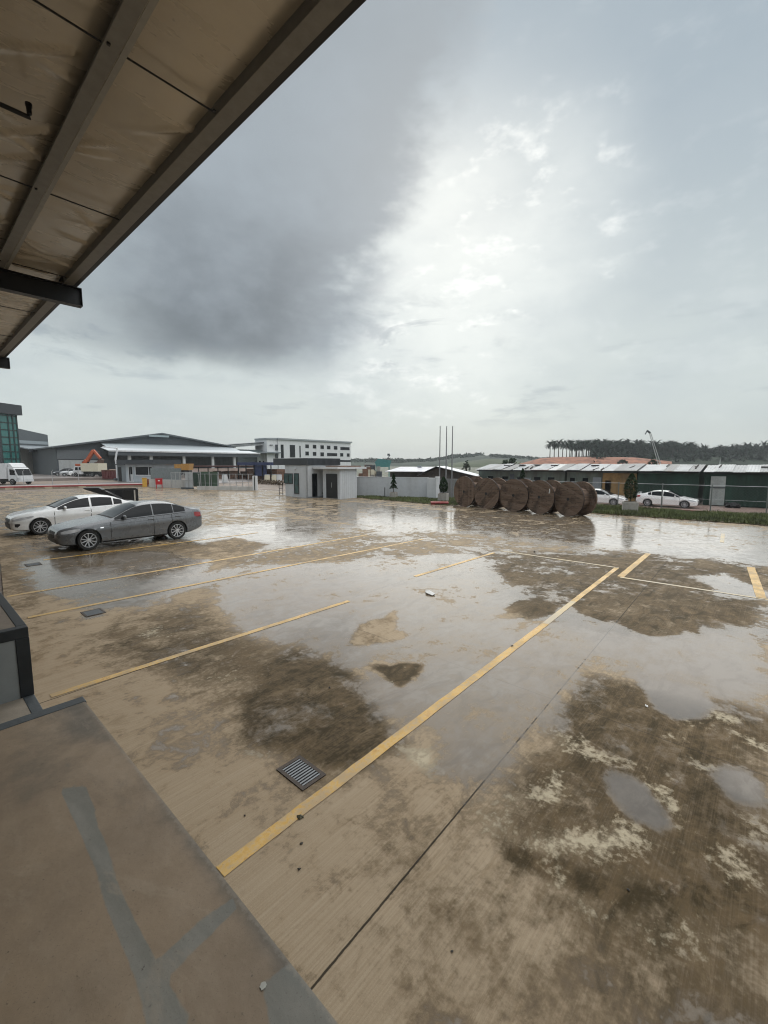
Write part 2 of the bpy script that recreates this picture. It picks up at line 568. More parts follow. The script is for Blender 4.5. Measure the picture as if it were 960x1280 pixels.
def lot_mesh():
    th = [R(-84 + 168 * i / 559) for i in range(560)]
    rows = []
    NR = 300
    P = np.zeros((560 * NR, 2))
    k = 0
    for a in th:
        c, s_ = math.cos(a), math.sin(a)
        rm = LOT_X / c
        if s_ > 0:
            rm = min(rm, LOT_Y1 / s_)
        elif s_ < 0:
            rm = min(rm, LOT_Y0 / s_)
        r0 = min(.7 / max(c, .09), 4.0)
        t = np.linspace(0, 1, NR)
        r = r0 * (rm / r0) ** t
        P[k:k + NR, 0] = r * c
        P[k:k + NR, 1] = r * s_
        k += NR
    idx = np.arange(560 * NR).reshape(560, NR)
    f = np.stack([idx[:-1, :-1], idx[:-1, 1:], idx[1:, 1:], idx[1:, :-1]], -1).reshape(-1, 4)
    me = bpy.data.meshes.new('parking_yard')
    me.from_pydata(np.column_stack([P, np.zeros(len(P))]).tolist(), [], f.tolist())
    w = np.full(len(P), .30)
    dist = np.hypot(P[:, 0], P[:, 1])
    w += np.clip((dist - 9) / 8, 0, 1) * .22
    d = np.full(len(P), .22)
    d += np.clip((dist - 7) / 6, 0, 1) * .42
    south = np.clip((-P[:, 1] - .5) / 2.5, 0, 1) * np.clip((P[:, 0] - 2) / 2, 0, 1)
    d += south * .55
    w += south * .12
    p = np.full(len(P), .05) + south * .22
    for poly, v, s_ in WATER:
        paint(w, P, poly, v, max(.11, s_ * 1.9))
    for poly, v, s_ in DAMP:
        paint(d, P, poly, v, max(.12, s_ * 1.4))
    for poly, v, s_ in PALEP:
        paint(p, P, poly, v, max(.13, s_ * 2.0))
    at = me.attributes.new('wet', 'FLOAT_COLOR', 'POINT')
    col = np.ones((len(P), 4), np.float32)
    col[:, 0], col[:, 1], col[:, 2] = w, d, p
    at.data.foreach_set('color', col.ravel())
    return me

class NB:                                              # node helper for one material
    def __init__(s, name):
        s.m = bpy.data.materials.new(name)
        s.nt, s.N, s.L = nodes_of(s.m)
        s.b = s.N['Principled BSDF']
        t = s.N.new('ShaderNodeTexCoord')
        s.co = t.outputs['Object']

    def put(s, sock, v):
        if isinstance(v, (int, float)):
            sock.default_value = v
        elif isinstance(v, tuple):
            sock.default_value = (*v, 1) if len(v) == 3 and sock.type == 'RGBA' else v
        else:
            s.L.new(v, sock)

    def math(s, op, a, b=None, c=None):
        n = s.N.new('ShaderNodeMath')
        n.operation = op
        for i, v in enumerate((a, b, c)):
            if v is not None:
                s.put(n.inputs[i], v)
        return n.outputs[0]

    def ss(s, v, lo, hi, t0=0.0, t1=1.0):
        n = s.N.new('ShaderNodeMapRange')
        n.interpolation_type = 'SMOOTHSTEP'
        for k, q in (('Value', v), ('From Min', lo), ('From Max', hi), ('To Min', t0), ('To Max', t1)):
            s.put(n.inputs[k], q)
        return n.outputs[0]

    def mix(s, f, a, b):
        n = s.N.new('ShaderNodeMix')
        n.data_type = 'RGBA'
        for k, q in (('Factor', f), ('A', a), ('B', b)):
            s.put(n.inputs[k], q)
        return n.outputs['Result']

    def fmix(s, f, a, b):
        n = s.N.new('ShaderNodeMix')
        for k, q in (('Factor', f), ('A', a), ('B', b)):
            s.put(n.inputs[k], q)
        return n.outputs['Result']

    def noise(s, scale, detail=6, rough=.6, sc=(1, 1, 1), dist=0.0, loc=(0, 0, 0)):
        mp = s.N.new('ShaderNodeMapping')
        mp.inputs['Scale'].default_value = sc
        mp.inputs['Location'].default_value = loc
        s.L.new(s.co, mp.inputs['Vector'])
        n = s.N.new('ShaderNodeTexNoise')
        n.inputs['Scale'].default_value = scale
        n.inputs['Detail'].default_value = detail
        n.inputs['Roughness'].default_value = rough
        n.inputs['Distortion'].default_value = dist
        s.L.new(mp.outputs[0], n.inputs['Vector'])
        return n.outputs['Fac']

    def attr(s, name):
        a = s.N.new('ShaderNodeAttribute')
        a.attribute_name = name
        sp = s.N.new('ShaderNodeSeparateColor')
        s.L.new(a.outputs['Color'], sp.inputs[0])
        return sp.outputs

    def bump(s, h, strength, dist=.01, normal=None):
        n = s.N.new('ShaderNodeBump')
        s.put(n.inputs['Strength'], strength)
        n.inputs['Distance'].default_value = dist
        s.L.new(h, n.inputs['Height'])
        if normal is not None:
            s.L.new(normal, n.inputs['Normal'])
        return n.outputs['Normal']

def yard_material():
    q = NB('wet_concrete_yard')
    R_, G_, B_ = q.attr('wet')
    n1 = q.math('SUBTRACT', q.noise(.75, 10, .66, dist=.8), .5)
    n2 = q.math('SUBTRACT', q.noise(3.4, 9, .66, loc=(3, 7, 1), dist=.4), .5)
    n3 = q.math('SUBTRACT', q.noise(16, 7, .65), .5)
    n0 = q.math('SUBTRACT', q.noise(.22, 6, .55, loc=(9, 2, 5)), .5)
    # water film: measured depth plus the unevenness of the slab
    lvl = q.math('ADD', R_, q.math('MULTIPLY', n1, 1.5))
    lvl = q.math('ADD', lvl, q.math('MULTIPLY', n2, 1.35))
    lvl = q.math('ADD', lvl, q.math('MULTIPLY', n3, .55))
    water = q.ss(lvl, .54, .62)
    deep = q.ss(lvl, .56, 1.0)
    rim = q.ss(lvl, .34, .56)                        # dark damp rim of every film
    dl = q.math('ADD', G_, q.math('ADD', q.math('MULTIPLY', n1, 1.3), q.math('ADD', q.math('MULTIPLY', n2, 1.5), q.math('MULTIPLY', n3, .9))))
    damp = q.ss(dl, .25, .96)
    pl = q.math('ADD', B_, q.math('ADD', q.math('MULTIPLY', n2, 2.6), q.math('MULTIPLY', n3, 2.0)))
    pale = q.ss(pl, .48, 1.15)
    broom = q.noise(44, 4, .65, sc=(.012, 1.5, 1))
    broom2 = q.noise(12, 5, .65, sc=(.04, 1.5, 1), loc=(1, 4, 0))
    speck = q.noise(60, 4, .65)
    dry = q.mix(q.ss(broom, .36, .64), (.338, .264, .180), (.388, .309, .217))
    dry = q.mix(q.ss(q.math('ADD', n1, q.math('MULTIPLY', n2, .7)), -.08, .22, 0, .65), dry, (.29, .21, .128))
    dry = q.mix(q.ss(broom2, .54, .72, 0, .25), dry, (.47, .395, .30))
    dry = q.mix(q.ss(n3, .05, .2, 0, .25), dry, (.24, .18, .12))
    dampc = q.mix(q.ss(n2, -.14, .16), (.044, .031, .014), (.120, .083, .043))
    dampc = q.mix(q.ss(n3, -.1, .16, 0, .45), dampc, (.165, .115, .060))
    dampc = q.mix(q.ss(broom, .47, .64, 0, .30), dampc, (.165, .122, .08))
    blot = q.noise(2.6, 9, .68, sc=(.7, 1.5, 1), dist=.9, loc=(5, 2, 8))
    dampc = q.mix(q.ss(blot, .46, .68, 0, .85), dampc, (.032, .023, .008))
    dampc = q.mix(q.ss(blot, .44, .34, 0, .45), dampc, (.205, .153, .092))
    dry = q.mix(q.ss(blot, .54, .66, 0, .40), dry, (.20, .145, .085))
    col = q.mix(damp, dry, dampc)
    col = q.mix(q.math('MULTIPLY', pale, .9), col, (.50, .435, .315))
    col = q.mix(q.math('MULTIPLY', q.ss(n2, .10, .28), .25), col, (.22, .11, .055))
    col = q.mix(q.math('MULTIPLY', rim, q.fmix(damp, .5, .3)), col, (.115, .086, .055))
    # silty water
    silt = q.mix(q.ss(q.math('ADD', n1, q.math('MULTIPLY', n2, .7)), -.16, .18), (.105, .089, .071), (.205, .187, .160))
    silt = q.mix(q.ss(blot, .47, .62, 0, .55), silt, (.085, .067, .048))
    silt = q.mix(q.ss(n0, -.10, .12, 0, .5), silt, (.20, .165, .135))
    silt = q.mix(q.ss(G_, .75, 1.15, 0, .90), silt, (.050, .041, .032))
    under = q.mix(.45, col, dampc)
    wcol = q.mix(q.fmix(deep, .12, .85), under, silt)
    col = q.mix(water, col, wcol)
    # small dark spots and grit
    sp = q.ss(speck, .70, .76, 0, .55)
    col = q.mix(q.math('MULTIPLY', sp, q.math('SUBTRACT', 1.0, water)), col, (.06, .045, .03))
    # saw-cut joints
    sx = q.N.new('ShaderNodeSeparateXYZ')
    q.L.new(q.co, sx.inputs[0])
    x, y = sx.outputs['X'], sx.outputs['Y']
    j = q.math('ADD', y, q.math('MULTIPLY', x, -.035))
    j = q.math('ADD', j, q.math('MULTIPLY', n3, .012))
    ph = q.math('SUBTRACT', q.math('PINGPONG', q.math('ADD', j, 200 * 4.6 - 1.60), 2.3), 0.0)
    jw = q.ss(ph, .004, .010, 1, 0)
    near = q.ss(x, 14.0, 16.0, 1, 0)
    jx = q.math('PINGPONG', q.math('ADD', x, 200 * 9.4 - 14.4 + q_zero), 4.7)
    jw2 = q.ss(jx, .004, .010, .5, 0)
    joint = q.math('MAXIMUM', jw, jw2)
    col = q.mix(q.math('MULTIPLY', joint, q.fmix(water, .9, .5)), col, (.022, .018, .014))
    q.L.new(col, q.b.inputs['Base Color'])
    rough = q.fmix(damp, .85, .60)
    rough = q.fmix(rim, rough, .42)
    rough = q.fmix(pale, rough, .75)
    wr = q.ss(q.math('ADD', n2, q.math('MULTIPLY', n1, .6)), -.16, .18, .06, .25)
    rough = q.fmix(water, rough, wr)
    q.L.new(rough, q.b.inputs['Roughness'])
    q.b.inputs['IOR'].default_value = 1.42
    q.L.new(q.fmix(water, q.fmix(rim, .12, .22), .5), q.b.inputs['Specular IOR Level'])
    hgt = q.math('ADD', q.math('MULTIPLY', broom, .7), q.math('MULTIPLY', speck, .5))
    q.L.new(q.bump(hgt, q.fmix(water, .35, .03), .012), q.b.inputs['Normal'])
    return q.m

q_zero = 0.0
yard = bpy.data.objects.new('parking_yard', lot_mesh())
C.objects.link(yard)
yard.data.materials.append(yard_material())
tag(yard, kind='structure')

# ------------------------------------------------------------------ land around the yard
def smooth01(v, a, b):
    t = max(0.0, min(1.0, (v - a) / (b - a)))
    return t * t * (3 - 2 * t)

def land_z(x, y):
    drop = smooth01(x, 30.2, 32.5) * smooth01(y, 50, 34)
    z = -.03 - .87 * drop
    r = math.hypot(x, y)
    return z

def axis(lo, hi, fine_lo, fine_hi, step):
    a = list(np.arange(fine_lo, fine_hi + 1e-6, step))
    v, s_ = fine_lo, step
    L_ = []
    while v > lo:
        s_ *= 1.35
        v -= s_
        L_.append(v)
    v, s_ = fine_hi, step
    H_ = []
    while v < hi:
        s_ *= 1.35
        v += s_
        H_.append(v)
    return L_[::-1] + a + H_

ax = axis(-600, 1100, 25, 36, .5)
ay = axis(-800, 1100, -10, 60, 2)
me = bpy.data.meshes.new('land')
vv = [(x, y, land_z(x, y)) for x in ax for y in ay]
ny = len(ay)
ff = [(i * ny + j, (i + 1) * ny + j, (i + 1) * ny + j + 1, i * ny + j + 1) for i in range(len(ax) - 1) for j in range(ny - 1)]
me.from_pydata(vv, [], ff)
land = bpy.data.objects.new('land', me)
C.objects.link(land)
q = NB('wet_earth')
n1 = q.noise(.12, 8, .6)
n2 = q.noise(.8, 8, .65)
cl = q.mix(q.ss(n1, .38, .62), (.20, .15, .115), (.13, .10, .075))
cl = q.mix(q.ss(n2, .5, .62, 0, .6), cl, (.24, .20, .17))
sx = q.N.new('ShaderNodeSeparateXYZ')
q.L.new(q.co, sx.inputs[0])
scrub = q.math('MAXIMUM', q.ss(sx.outputs['X'], 55, 64), q.ss(sx.outputs['Y'], 165, 175))
cl = q.mix(scrub, cl, q.mix(q.ss(n1, .38, .62), (.04, .05, .022), (.075, .075, .035)))
q.L.new(cl, q.b.inputs['Base Color'])
q.L.new(q.ss(n2, .42, .6, .5, .9), q.b.inputs['Roughness'])
q.L.new(q.bump(n2, .3, .05), q.b.inputs['Normal'])
me.materials.append(q.m)
tag(land, kind='structure')

# wet estate road beyond the left-hand boundary and the lane below the verge
ROADM = M('wet_road', (.17, .15, .145), .3, var=.25, scale=.5, bump=.1, bscale=6)
b = B()
b.box(-30, 70, 61.5, 76, -.2, .0)
tag(b.build('estate_road', ROADM), kind='structure')
b = B()
b.box(34.5, 47.6, -24, 48, -1.2, -.88)
tag(b.build('lane', M('pink_wet_lane', (.27, .19, .165), .3, var=.2, scale=.6)), kind='structure')

# painted parking lines, each laid on the slab
q = NB('worn_yellow_marking')
n1 = q.noise(2.2, 8, .65)
n2 = q.noise(22, 5, .6)
wear = q.ss(q.math('ADD', n1, q.math('MULTIPLY', n2, .6)), .68, .92)
cy = q.mix(q.ss(n2, .35, .65), (.53, .30, .035), (.63, .39, .075))
cy = q.mix(q.math('MULTIPLY', wear, .75), cy, (.34, .26, .17))
cy = q.mix(q.ss(n1, .34, .46, .55, 0), cy, (.36, .18, .045))
cy = q.mix(q.ss(q.noise(70, 3, .6), .62, .70, 0, .6), cy, (.20, .13, .06))
q.L.new(cy, q.b.inputs['Base Color'])
q.L.new(q.ss(n1, .35, .6, .25, .55), q.b.inputs['Roughness'])
LINEM = q.m
q = NB('faded_yellow_marking')
n1 = q.noise(1.5, 8, .65)
cy = q.mix(q.ss(n1, .4, .6), (.46, .34, .15), (.36, .29, .18))
q.L.new(cy, q.b.inputs['Base Color'])
q.b.inputs['Roughness'].default_value = .3
LINEF = q.m

def line(p, q_, w=.14, mat=LINEM):
    p, q_ = Vector((*p, 0)), Vector((*q_, 0))
    d = (q_ - p)
    n = Vector((-d.y, d.x, 0)).normalized() * w / 2
    k = max(2, int(d.length / .15))
    bm = B()
    rnd = random.Random(int(p.x * 100 + p.y * 37))
    L_ = [p + d * i / k + n * (1 + rnd.uniform(-.06, .06)) for i in range(k + 1)]
    R__ = [p + d * i / k - n * (1 + rnd.uniform(-.06, .06)) for i in range(k + 1)]
    vl, vr = bm.verts(L_), bm.verts(R__)
    for i in range(k):
        bm.bm.faces.new([vl[i], vr[i], vr[i + 1], vl[i + 1]])
    o = bm.build('parking_line', mat)
    o.location.z = .005
    return tag(o, kind='structure')

line((1.25, 2.64), (7.4, 2.80), .112)
line((7.4, 2.80), (9.0, 2.86), .11, LINEF)
line((9.0, 2.86), (12.8, 2.98), .11)
line((1.0, 6.33), (5.95, 6.31), .11)
line((8.4, 6.5), (12.4, 6.42), .11)
line((1.35, 9.98), (12.9, 9.6), .11)
line((1.3, 11.92), (12.2, 11.85), .12)
line((2.6, 15.75), (9.6, 15.55), .12)
line((9.6, 19.6), (14.5, 19.4), .12, LINEF)
line((10.5, 23.4), (16.5, 23.2), .12, LINEF)
line((12.8, 6.4), (12.8, 2.95), .09, LINEF)
line((11.75, 2.65), (11.83, -.1), .10, LINEF)
line((11.8, 2.66), (15.5, 2.75), .15)
line((11.85, 0.0), (15.3, .28), .17)
line((19.5, 1.2), (22.0, 1.35), .12, LINEF)

# ------------------------------------------------------------------ loading dock under the camera
DZ = 1.2
dock = thing('loading_dock', 'brown concrete loading dock with grey mortar patches in the near corner', 'loading dock', (0, 0, 0))

def deck_grid(x0, x1, y0, y1, z, step):
    nx, nyy = int((x1 - x0) / step) + 1, int((y1 - y0) / step) + 1
    xs, ys = np.linspace(x0, x1, nx), np.linspace(y0, y1, nyy)
    X, Y = np.meshgrid(xs, ys, indexing='ij')
    P = np.column_stack([X.ravel(), Y.ravel()])
    idx = np.arange(nx * nyy).reshape(nx, nyy)
    f = np.stack([idx[:-1, :-1], idx[1:, :-1], idx[1:, 1:], idx[:-1, 1:]], -1).reshape(-1, 4)
    V = np.column_stack([P, np.full(len(P), z)])
    return P, V, f

P, V, f = deck_grid(-3.2, .712, -3.0, 3.442, DZ, .03)
me = bpy.data.meshes.new('deck')
me.from_pydata(V.tolist(), [], f.tolist())
gr, dk, lt = np.zeros(len(P)), np.full(len(P), .15), np.zeros(len(P))
for poly, v, s_ in [
    ([(74,986),(108,983),(130,1050),(158,1130),(186,1185),(214,1228),(252,1290),(186,1290),(166,1220),(140,1150),(115,1080),(95,1030)], 1.0, .018),
    ([(196,1200),(225,1172),(260,1140),(293,1120),(296,1136),(270,1165),(240,1193),(212,1222)], .85, .02),
    ([(326,1230),(365,1200),(440,1300),(340,1300)], .95, .03),
    ([(0,1018),(40,1010),(44,1022),(0,1034)], .5, .05),
    ([(66,945),(95,940),(108,983),(74,986)], .45, .06)]:
    paint(gr, P, poly, v, s_, DZ)
for poly, v, s_ in [
    ([(60,884),(105,868),(280,1085),(400,1235),(372,1222),(290,1130),(235,1060),(170,960),(140,930),(70,925)], .95, .12),
    ([(240,1050),(280,1085),(410,1250),(360,1205),(300,1110)], 1.2, .06),
    ([(0,910),(60,890),(140,960),(60,1000),(0,1000)], .5, .2)]:
    paint(dk, P, poly, v, s_, DZ)
at = me.attributes.new('stain', 'FLOAT_COLOR', 'POINT')
col = np.ones((len(P), 4), np.float32)
col[:, 0], col[:, 1], col[:, 2] = gr, dk, lt
at.data.foreach_set('color', col.ravel())
q = NB('dock_concrete')
R_, G_, B_ = q.attr('stain')
n1 = q.math('SUBTRACT', q.noise(1.1, 8, .6), .5)
n2 = q.math('SUBTRACT', q.noise(6, 8, .65), .5)
n3 = q.math('SUBTRACT', q.noise(40, 5, .6), .5)
sw = q.noise(8, 4, .6, sc=(1, .25, 1))
cb = q.mix(q.ss(q.math('ADD', n1, q.math('MULTIPLY', n2, .4)), -.18, .22), (.30, .222, .145), (.215, .160, .106))
cb = q.mix(q.ss(sw, .5, .75, 0, .35), cb, (.33, .26, .185))
dv = q.math('ADD', G_, q.math('ADD', q.math('MULTIPLY', n2, .8), q.math('MULTIPLY', n1, .5)))
cb = q.mix(q.ss(dv, .3, .95, 0, .9), cb, (.115, .102, .082))
gv = q.math('ADD', R_, q.math('ADD', q.math('MULTIPLY', n2, .5), q.math('MULTIPLY', n3, .15)))
cb = q.mix(q.ss(gv, .42, .62, 0, .82), cb, q.mix(q.ss(sw, .4, .65), (.165, .172, .155), (.215, .218, .196)))
cb = q.mix(q.ss(n3, .16, .24, 0, .8), cb, (.05, .04, .03))
n4 = q.noise(2.6, 9, .7, sc=(1, .4, 1), dist=1.2, loc=(4, 1, 0))
cb = q.mix(q.ss(n4, .56, .72, 0, .45), cb, (.12, .095, .07))
cb = q.mix(q.ss(n4, .44, .34, 0, .35), cb, (.36, .29, .21))
n5 = q.noise(120, 2, .5)
cb = q.mix(q.ss(n5, .62, .72, 0, .35), cb, (.09, .07, .05))
sx = q.N.new('ShaderNodeSeparateXYZ')
q.L.new(q.co, sx.inputs[0])
ew = q.math('ADD', sx.outputs['X'], q.math('ADD', q.math('MULTIPLY', n3, .05), q.math('MULTIPLY', n2, .04)))
cb = q.mix(q.ss(ew, .692, .710, 0, .4), cb, (.33, .29, .235))
q.L.new(cb, q.b.inputs['Base Color'])
q.L.new(q.ss(n2, -.2, .2, .45, .7), q.b.inputs['Roughness'])
q.L.new(q.bump(q.math('ADD', n2, q.math('MULTIPLY', n3, .4)), .25, .008), q.b.inputs['Normal'])
DECKM = q.m
me.materials.append(DECKM)
deck = bpy.data.objects.new('deck', me)
C.objects.link(deck)
deck.parent = dock
DFACE = M('dock_face', (.22, .22, .21), .8, var=.15, bump=.15, grime=.5)
NOSE = M('slate_nosing', (.060, .070, .076), .55, var=.25, scale=9, bump=.1)
bx('platform', DFACE, dock, -4.9, .705, -14, 3.435, -.02, DZ - .004)
bx('platform_end', M('dock_plain', (.20, .15, .105), .7, var=.15), dock, -4.9, .71, -14, -3.0, DZ - .003, DZ)
b = B()
b.box(-3.2, .72, 3.36, 3.45, DZ - .08, DZ + .004)
b.build('edge_nosing', NOSE, dock, bevel=.006)
b = B()
b.box(-4.9, .70, 3.455, 5.372, -.02, .5)
b.build('leveller_pit_floor', M('pit_concrete', (.29, .25, .20), .75, var=.15, bump=.1, grime=.3), dock)
bx('pit_edge', NOSE, dock, .63, .72, 3.455, 5.372, .42, .504, bevel=.006)
bx('pit_back', DFACE, dock, -4.9, -3.0, 3.455, 5.372, .5, DZ)

dock2 = thing('dock_block', 'second dock block beyond the leveller pit, grey face framed by black steel angle', 'loading dock', (0, 0, 0))
bx('platform', M('dock_block_top', (.185, .15, .115), .65, var=.2, bump=.15, grime=.3), dock2, -4.9, .71, 5.39, 22, -.02, DZ)
bx('end_face', M('grey_dock_paint', (.26, .275, .275), .7, var=.08, grime=.3), dock2, -4.9, .62, 5.372, 5.389, .0, DZ - .09)
b = B()
b.box(-3.2, .72, 5.36, 5.46, DZ - .10, DZ + .006)
b.box(.615, .722, 5.36, 5.46, .504, DZ - .10)
b.box(.64, .722, 5.46, 22, DZ - .10, DZ + .006)
b.build('steel_frame', M('frame_steel', (.022, .026, .03), .5, .2, var=.3), dock2, bevel=.006)

# small litter lying on the deck
for (px, py, r, lab) in [(329, 1233, .0055, 'pale round lichen-like blot of paint on the grey corner patch of the dock')]:
    b = B()
    pts = [(r * (1 + .25 * random.uniform(-1, 1)) * 2 * math.cos(a), r * 2 * (1 + .25 * random.uniform(-1, 1)) * math.sin(a), 0) for a in [2 * math.pi * k / 14 for k in range(14)]]
    b.extrude(pts, (0, 0, .002))
    x, y = gp(px, py, DZ)
    tag(b.build('paint_blot', M('pale_grit', (.42, .42, .38), .8, var=.2), None, (x, y, DZ + .001)), lab, 'paint blot')

# building wall behind the dock, carrying the canopy
tag(bx('warehouse_wall', M('warehouse_cladding', (.33, .34, .34), .6, var=.06), None, -5.4, -5.0, -16, 40, -.02, 8.2), kind='structure')

# ------------------------------------------------------------------ canopy overhead
can = thing('canopy', 'dark underside of the dock canopy with sagging beige insulation foil between grey purlins', 'canopy', (0, 0, 0))
CZ = 6.4
PURL = M('purlin_zinc', (.25, .24, .22), .5, .25, var=.12, scale=8)
PX = [1.47 - 1.15 * k for k in range(0, 6)]
xs = np.linspace(-5.0, 2.64, 240)
ys = np.linspace(-6, 30, 900)
X, Y = np.meshgrid(xs, ys, indexing='ij')
rng = np.random.default_rng(3)
Z = np.full_like(X, CZ + .15)
# sag between the purlins, then creases that run out from the fixing points
cell = np.abs(((X - 1.52) / 1.15) % 1 - .5) * 2           # 1 at purlin, 0 mid-bay
Z -= .05 * (1 - cell ** 2)
for k in range(620):
    cx = 1.52 + 1.15 * rng.integers(-5, 2) + rng.uniform(-.12, .12)
    cy = rng.uniform(-6, 30)
    a = rng.uniform(-.9, .9) + (0 if rng.random() < .5 else math.pi)
    ln = rng.uniform(.4, 1.1)
    u = (X - cx) * math.cos(a) + (Y - cy) * math.sin(a)
    v = -(X - cx) * math.sin(a) + (Y - cy) * math.cos(a)
    w = .014 + .04 * np.clip(u / ln, 0, 1)
    env = np.clip(u / .08, 0, 1) * np.clip(1 - u / ln, 0, 1)
    Z -= rng.uniform(.025, .07) * env * np.exp(-(v / w) ** 2)
me = bpy.data.meshes.new('insulation_foil')
n0, n1_ = X.shape
idx = np.arange(n0 * n1_).reshape(n0, n1_)
f = np.stack([idx[:-1, :-1], idx[:-1, 1:], idx[1:, 1:], idx[1:, :-1]], -1).reshape(-1, 4)
me.from_pydata(np.column_stack([X.ravel(), Y.ravel(), Z.ravel()]).tolist(), [], f.tolist())
for p_ in me.polygons:
    p_.use_smooth = True
me.materials.append(M('insulation_foil', (.57, .51, .415), .27, .25, var=.08, scale=.8, bump=.25, bscale=1.7, stretch=(.7, 2.2, 1)))
o = bpy.data.objects.new('insulation_foil', me)
C.objects.link(o)
o.parent = can
bx('roof_sheet', CHAR, can, -5.0, 2.70, -6, 30, CZ + .29, CZ + .33)
# C-section purlins
for k, x in enumerate(PX):
    b = B()
    b.box(x, x + .13, -6, 30, CZ, CZ + .006)
    b.box(x + .124, x + .13, -6, 30, CZ + .008, CZ + .21)
    b.box(x, x + .006, -6, 30, CZ + .008, CZ + .03)
    b.build('purlin', PURL, can)
    bx('purlin_lip', M('bright_zinc', (.34, .33, .30), .45, .3, var=.1, scale=8), can, x + .134, x + .185, -6, 30, CZ - .004, CZ + .002)
b = B()
b.box(2.50, 2.665, -6, 30, CZ, CZ + .006)
b.box(2.50, 2.506, -6, 30, CZ + .008, CZ + .21)
b.box(2.664, 2.67, -6, 30, CZ + .008, CZ + .21)
b.build('edge_purlin', PURL, can)
b = B()
b.box(2.685, 2.76, -6, 30, CZ + .03, CZ + .05)
b.box(2.745, 2.765, -6, 30, CZ + .052, CZ + .30)
b.build('gutter', M('gutter_black', (.008, .007, .006), .5, var=.2), can)
b = B()
for y in (4.62, 7.58, 10.6, 13.6, 16.6, 19.6, 22.6, 1.6, -1.4):
    b2 = B()
    b2.tube([(-5, y + .02, CZ + .03), (2.56, y - .02, CZ + .03)], .009, 6)
    b2.build('sag_rod', BLACK, can)
for x in PX[:3] + [2.42]:
    for y in (4.62, 7.58, 10.6):
        b2 = B()
        b2.box(x + .02, x + .045, y - .10, y - .075, CZ - .016, CZ - .001)
        b2.build('bolt', BLACK, can)
for y in (10.98, 19.75):
    b = B()
    b.box(-5, 2.80, y - .09, y + .09, CZ - .36, CZ - .345)
    b.box(-5, 2.80, y - .006, y + .006, CZ - .343, CZ - .02)
    b.box(-5, 2.80, y - .09, y + .09, CZ - .018, CZ - .003)
    b.box(2.802, 2.814, y - .09, y + .09, CZ - .36, CZ - .003)
    b.build('rafter', BLACK, can)
    b = B()
    b.extrude([(2.42, y - .12, CZ + .01), (2.56, y - .12, CZ + .01), (2.56, y - .12, CZ + .2), (2.50, y - .12, CZ + .2)], (0, .01, 0))
    b.build('cleat', BLACK, can)
pipe = B()
e = Vector((*gp(37, 147, 6.25), 6.25))
s_ = Vector((*gp(-40, 112, 6.25), 6.25))
pipe.tube([s_, s_.lerp(e, .9), e, e + Vector((0.0, 0.0, .03)), e + Vector((0, 0, .12))], .022, 10)
pipe.lathe([(.03, 0), (.03, .03)], 12, 'Z', e + Vector((0, 0, .10)))
tag(pipe.build('conduit_pipe', BLACK, None, smooth=40), 'short black conduit pipe with upturned end hanging under the canopy foil', 'pipe')

# ------------------------------------------------------------------ cars
def pchip(tab, x):
    xs_ = [t[0] for t in tab]
    ys_ = [t[1] for t in tab]
    if x <= xs_[0]:
        return ys_[0]
    if x >= xs_[-1]:
        return ys_[-1]
    n = len(xs_)
    h = [xs_[i + 1] - xs_[i] for i in range(n - 1)]
    d = [(ys_[i + 1] - ys_[i]) / h[i] for i in range(n - 1)]
    m = [d[0]] + [0 if d[i - 1] * d[i] <= 0 else 2 * d[i - 1] * d[i] / (d[i - 1] + d[i]) for i in range(1, n - 1)] + [d[-1]]
    i = max(k for k in range(n - 1) if xs_[k] <= x)
    t = (x - xs_[i]) / h[i]
    return (ys_[i] * (1 + 2 * t) * (1 - t) ** 2 + h[i] * m[i] * t * (1 - t) ** 2 + ys_[i + 1] * t * t * (3 - 2 * t) + h[i] * m[i + 1] * t * t * (t - 1))

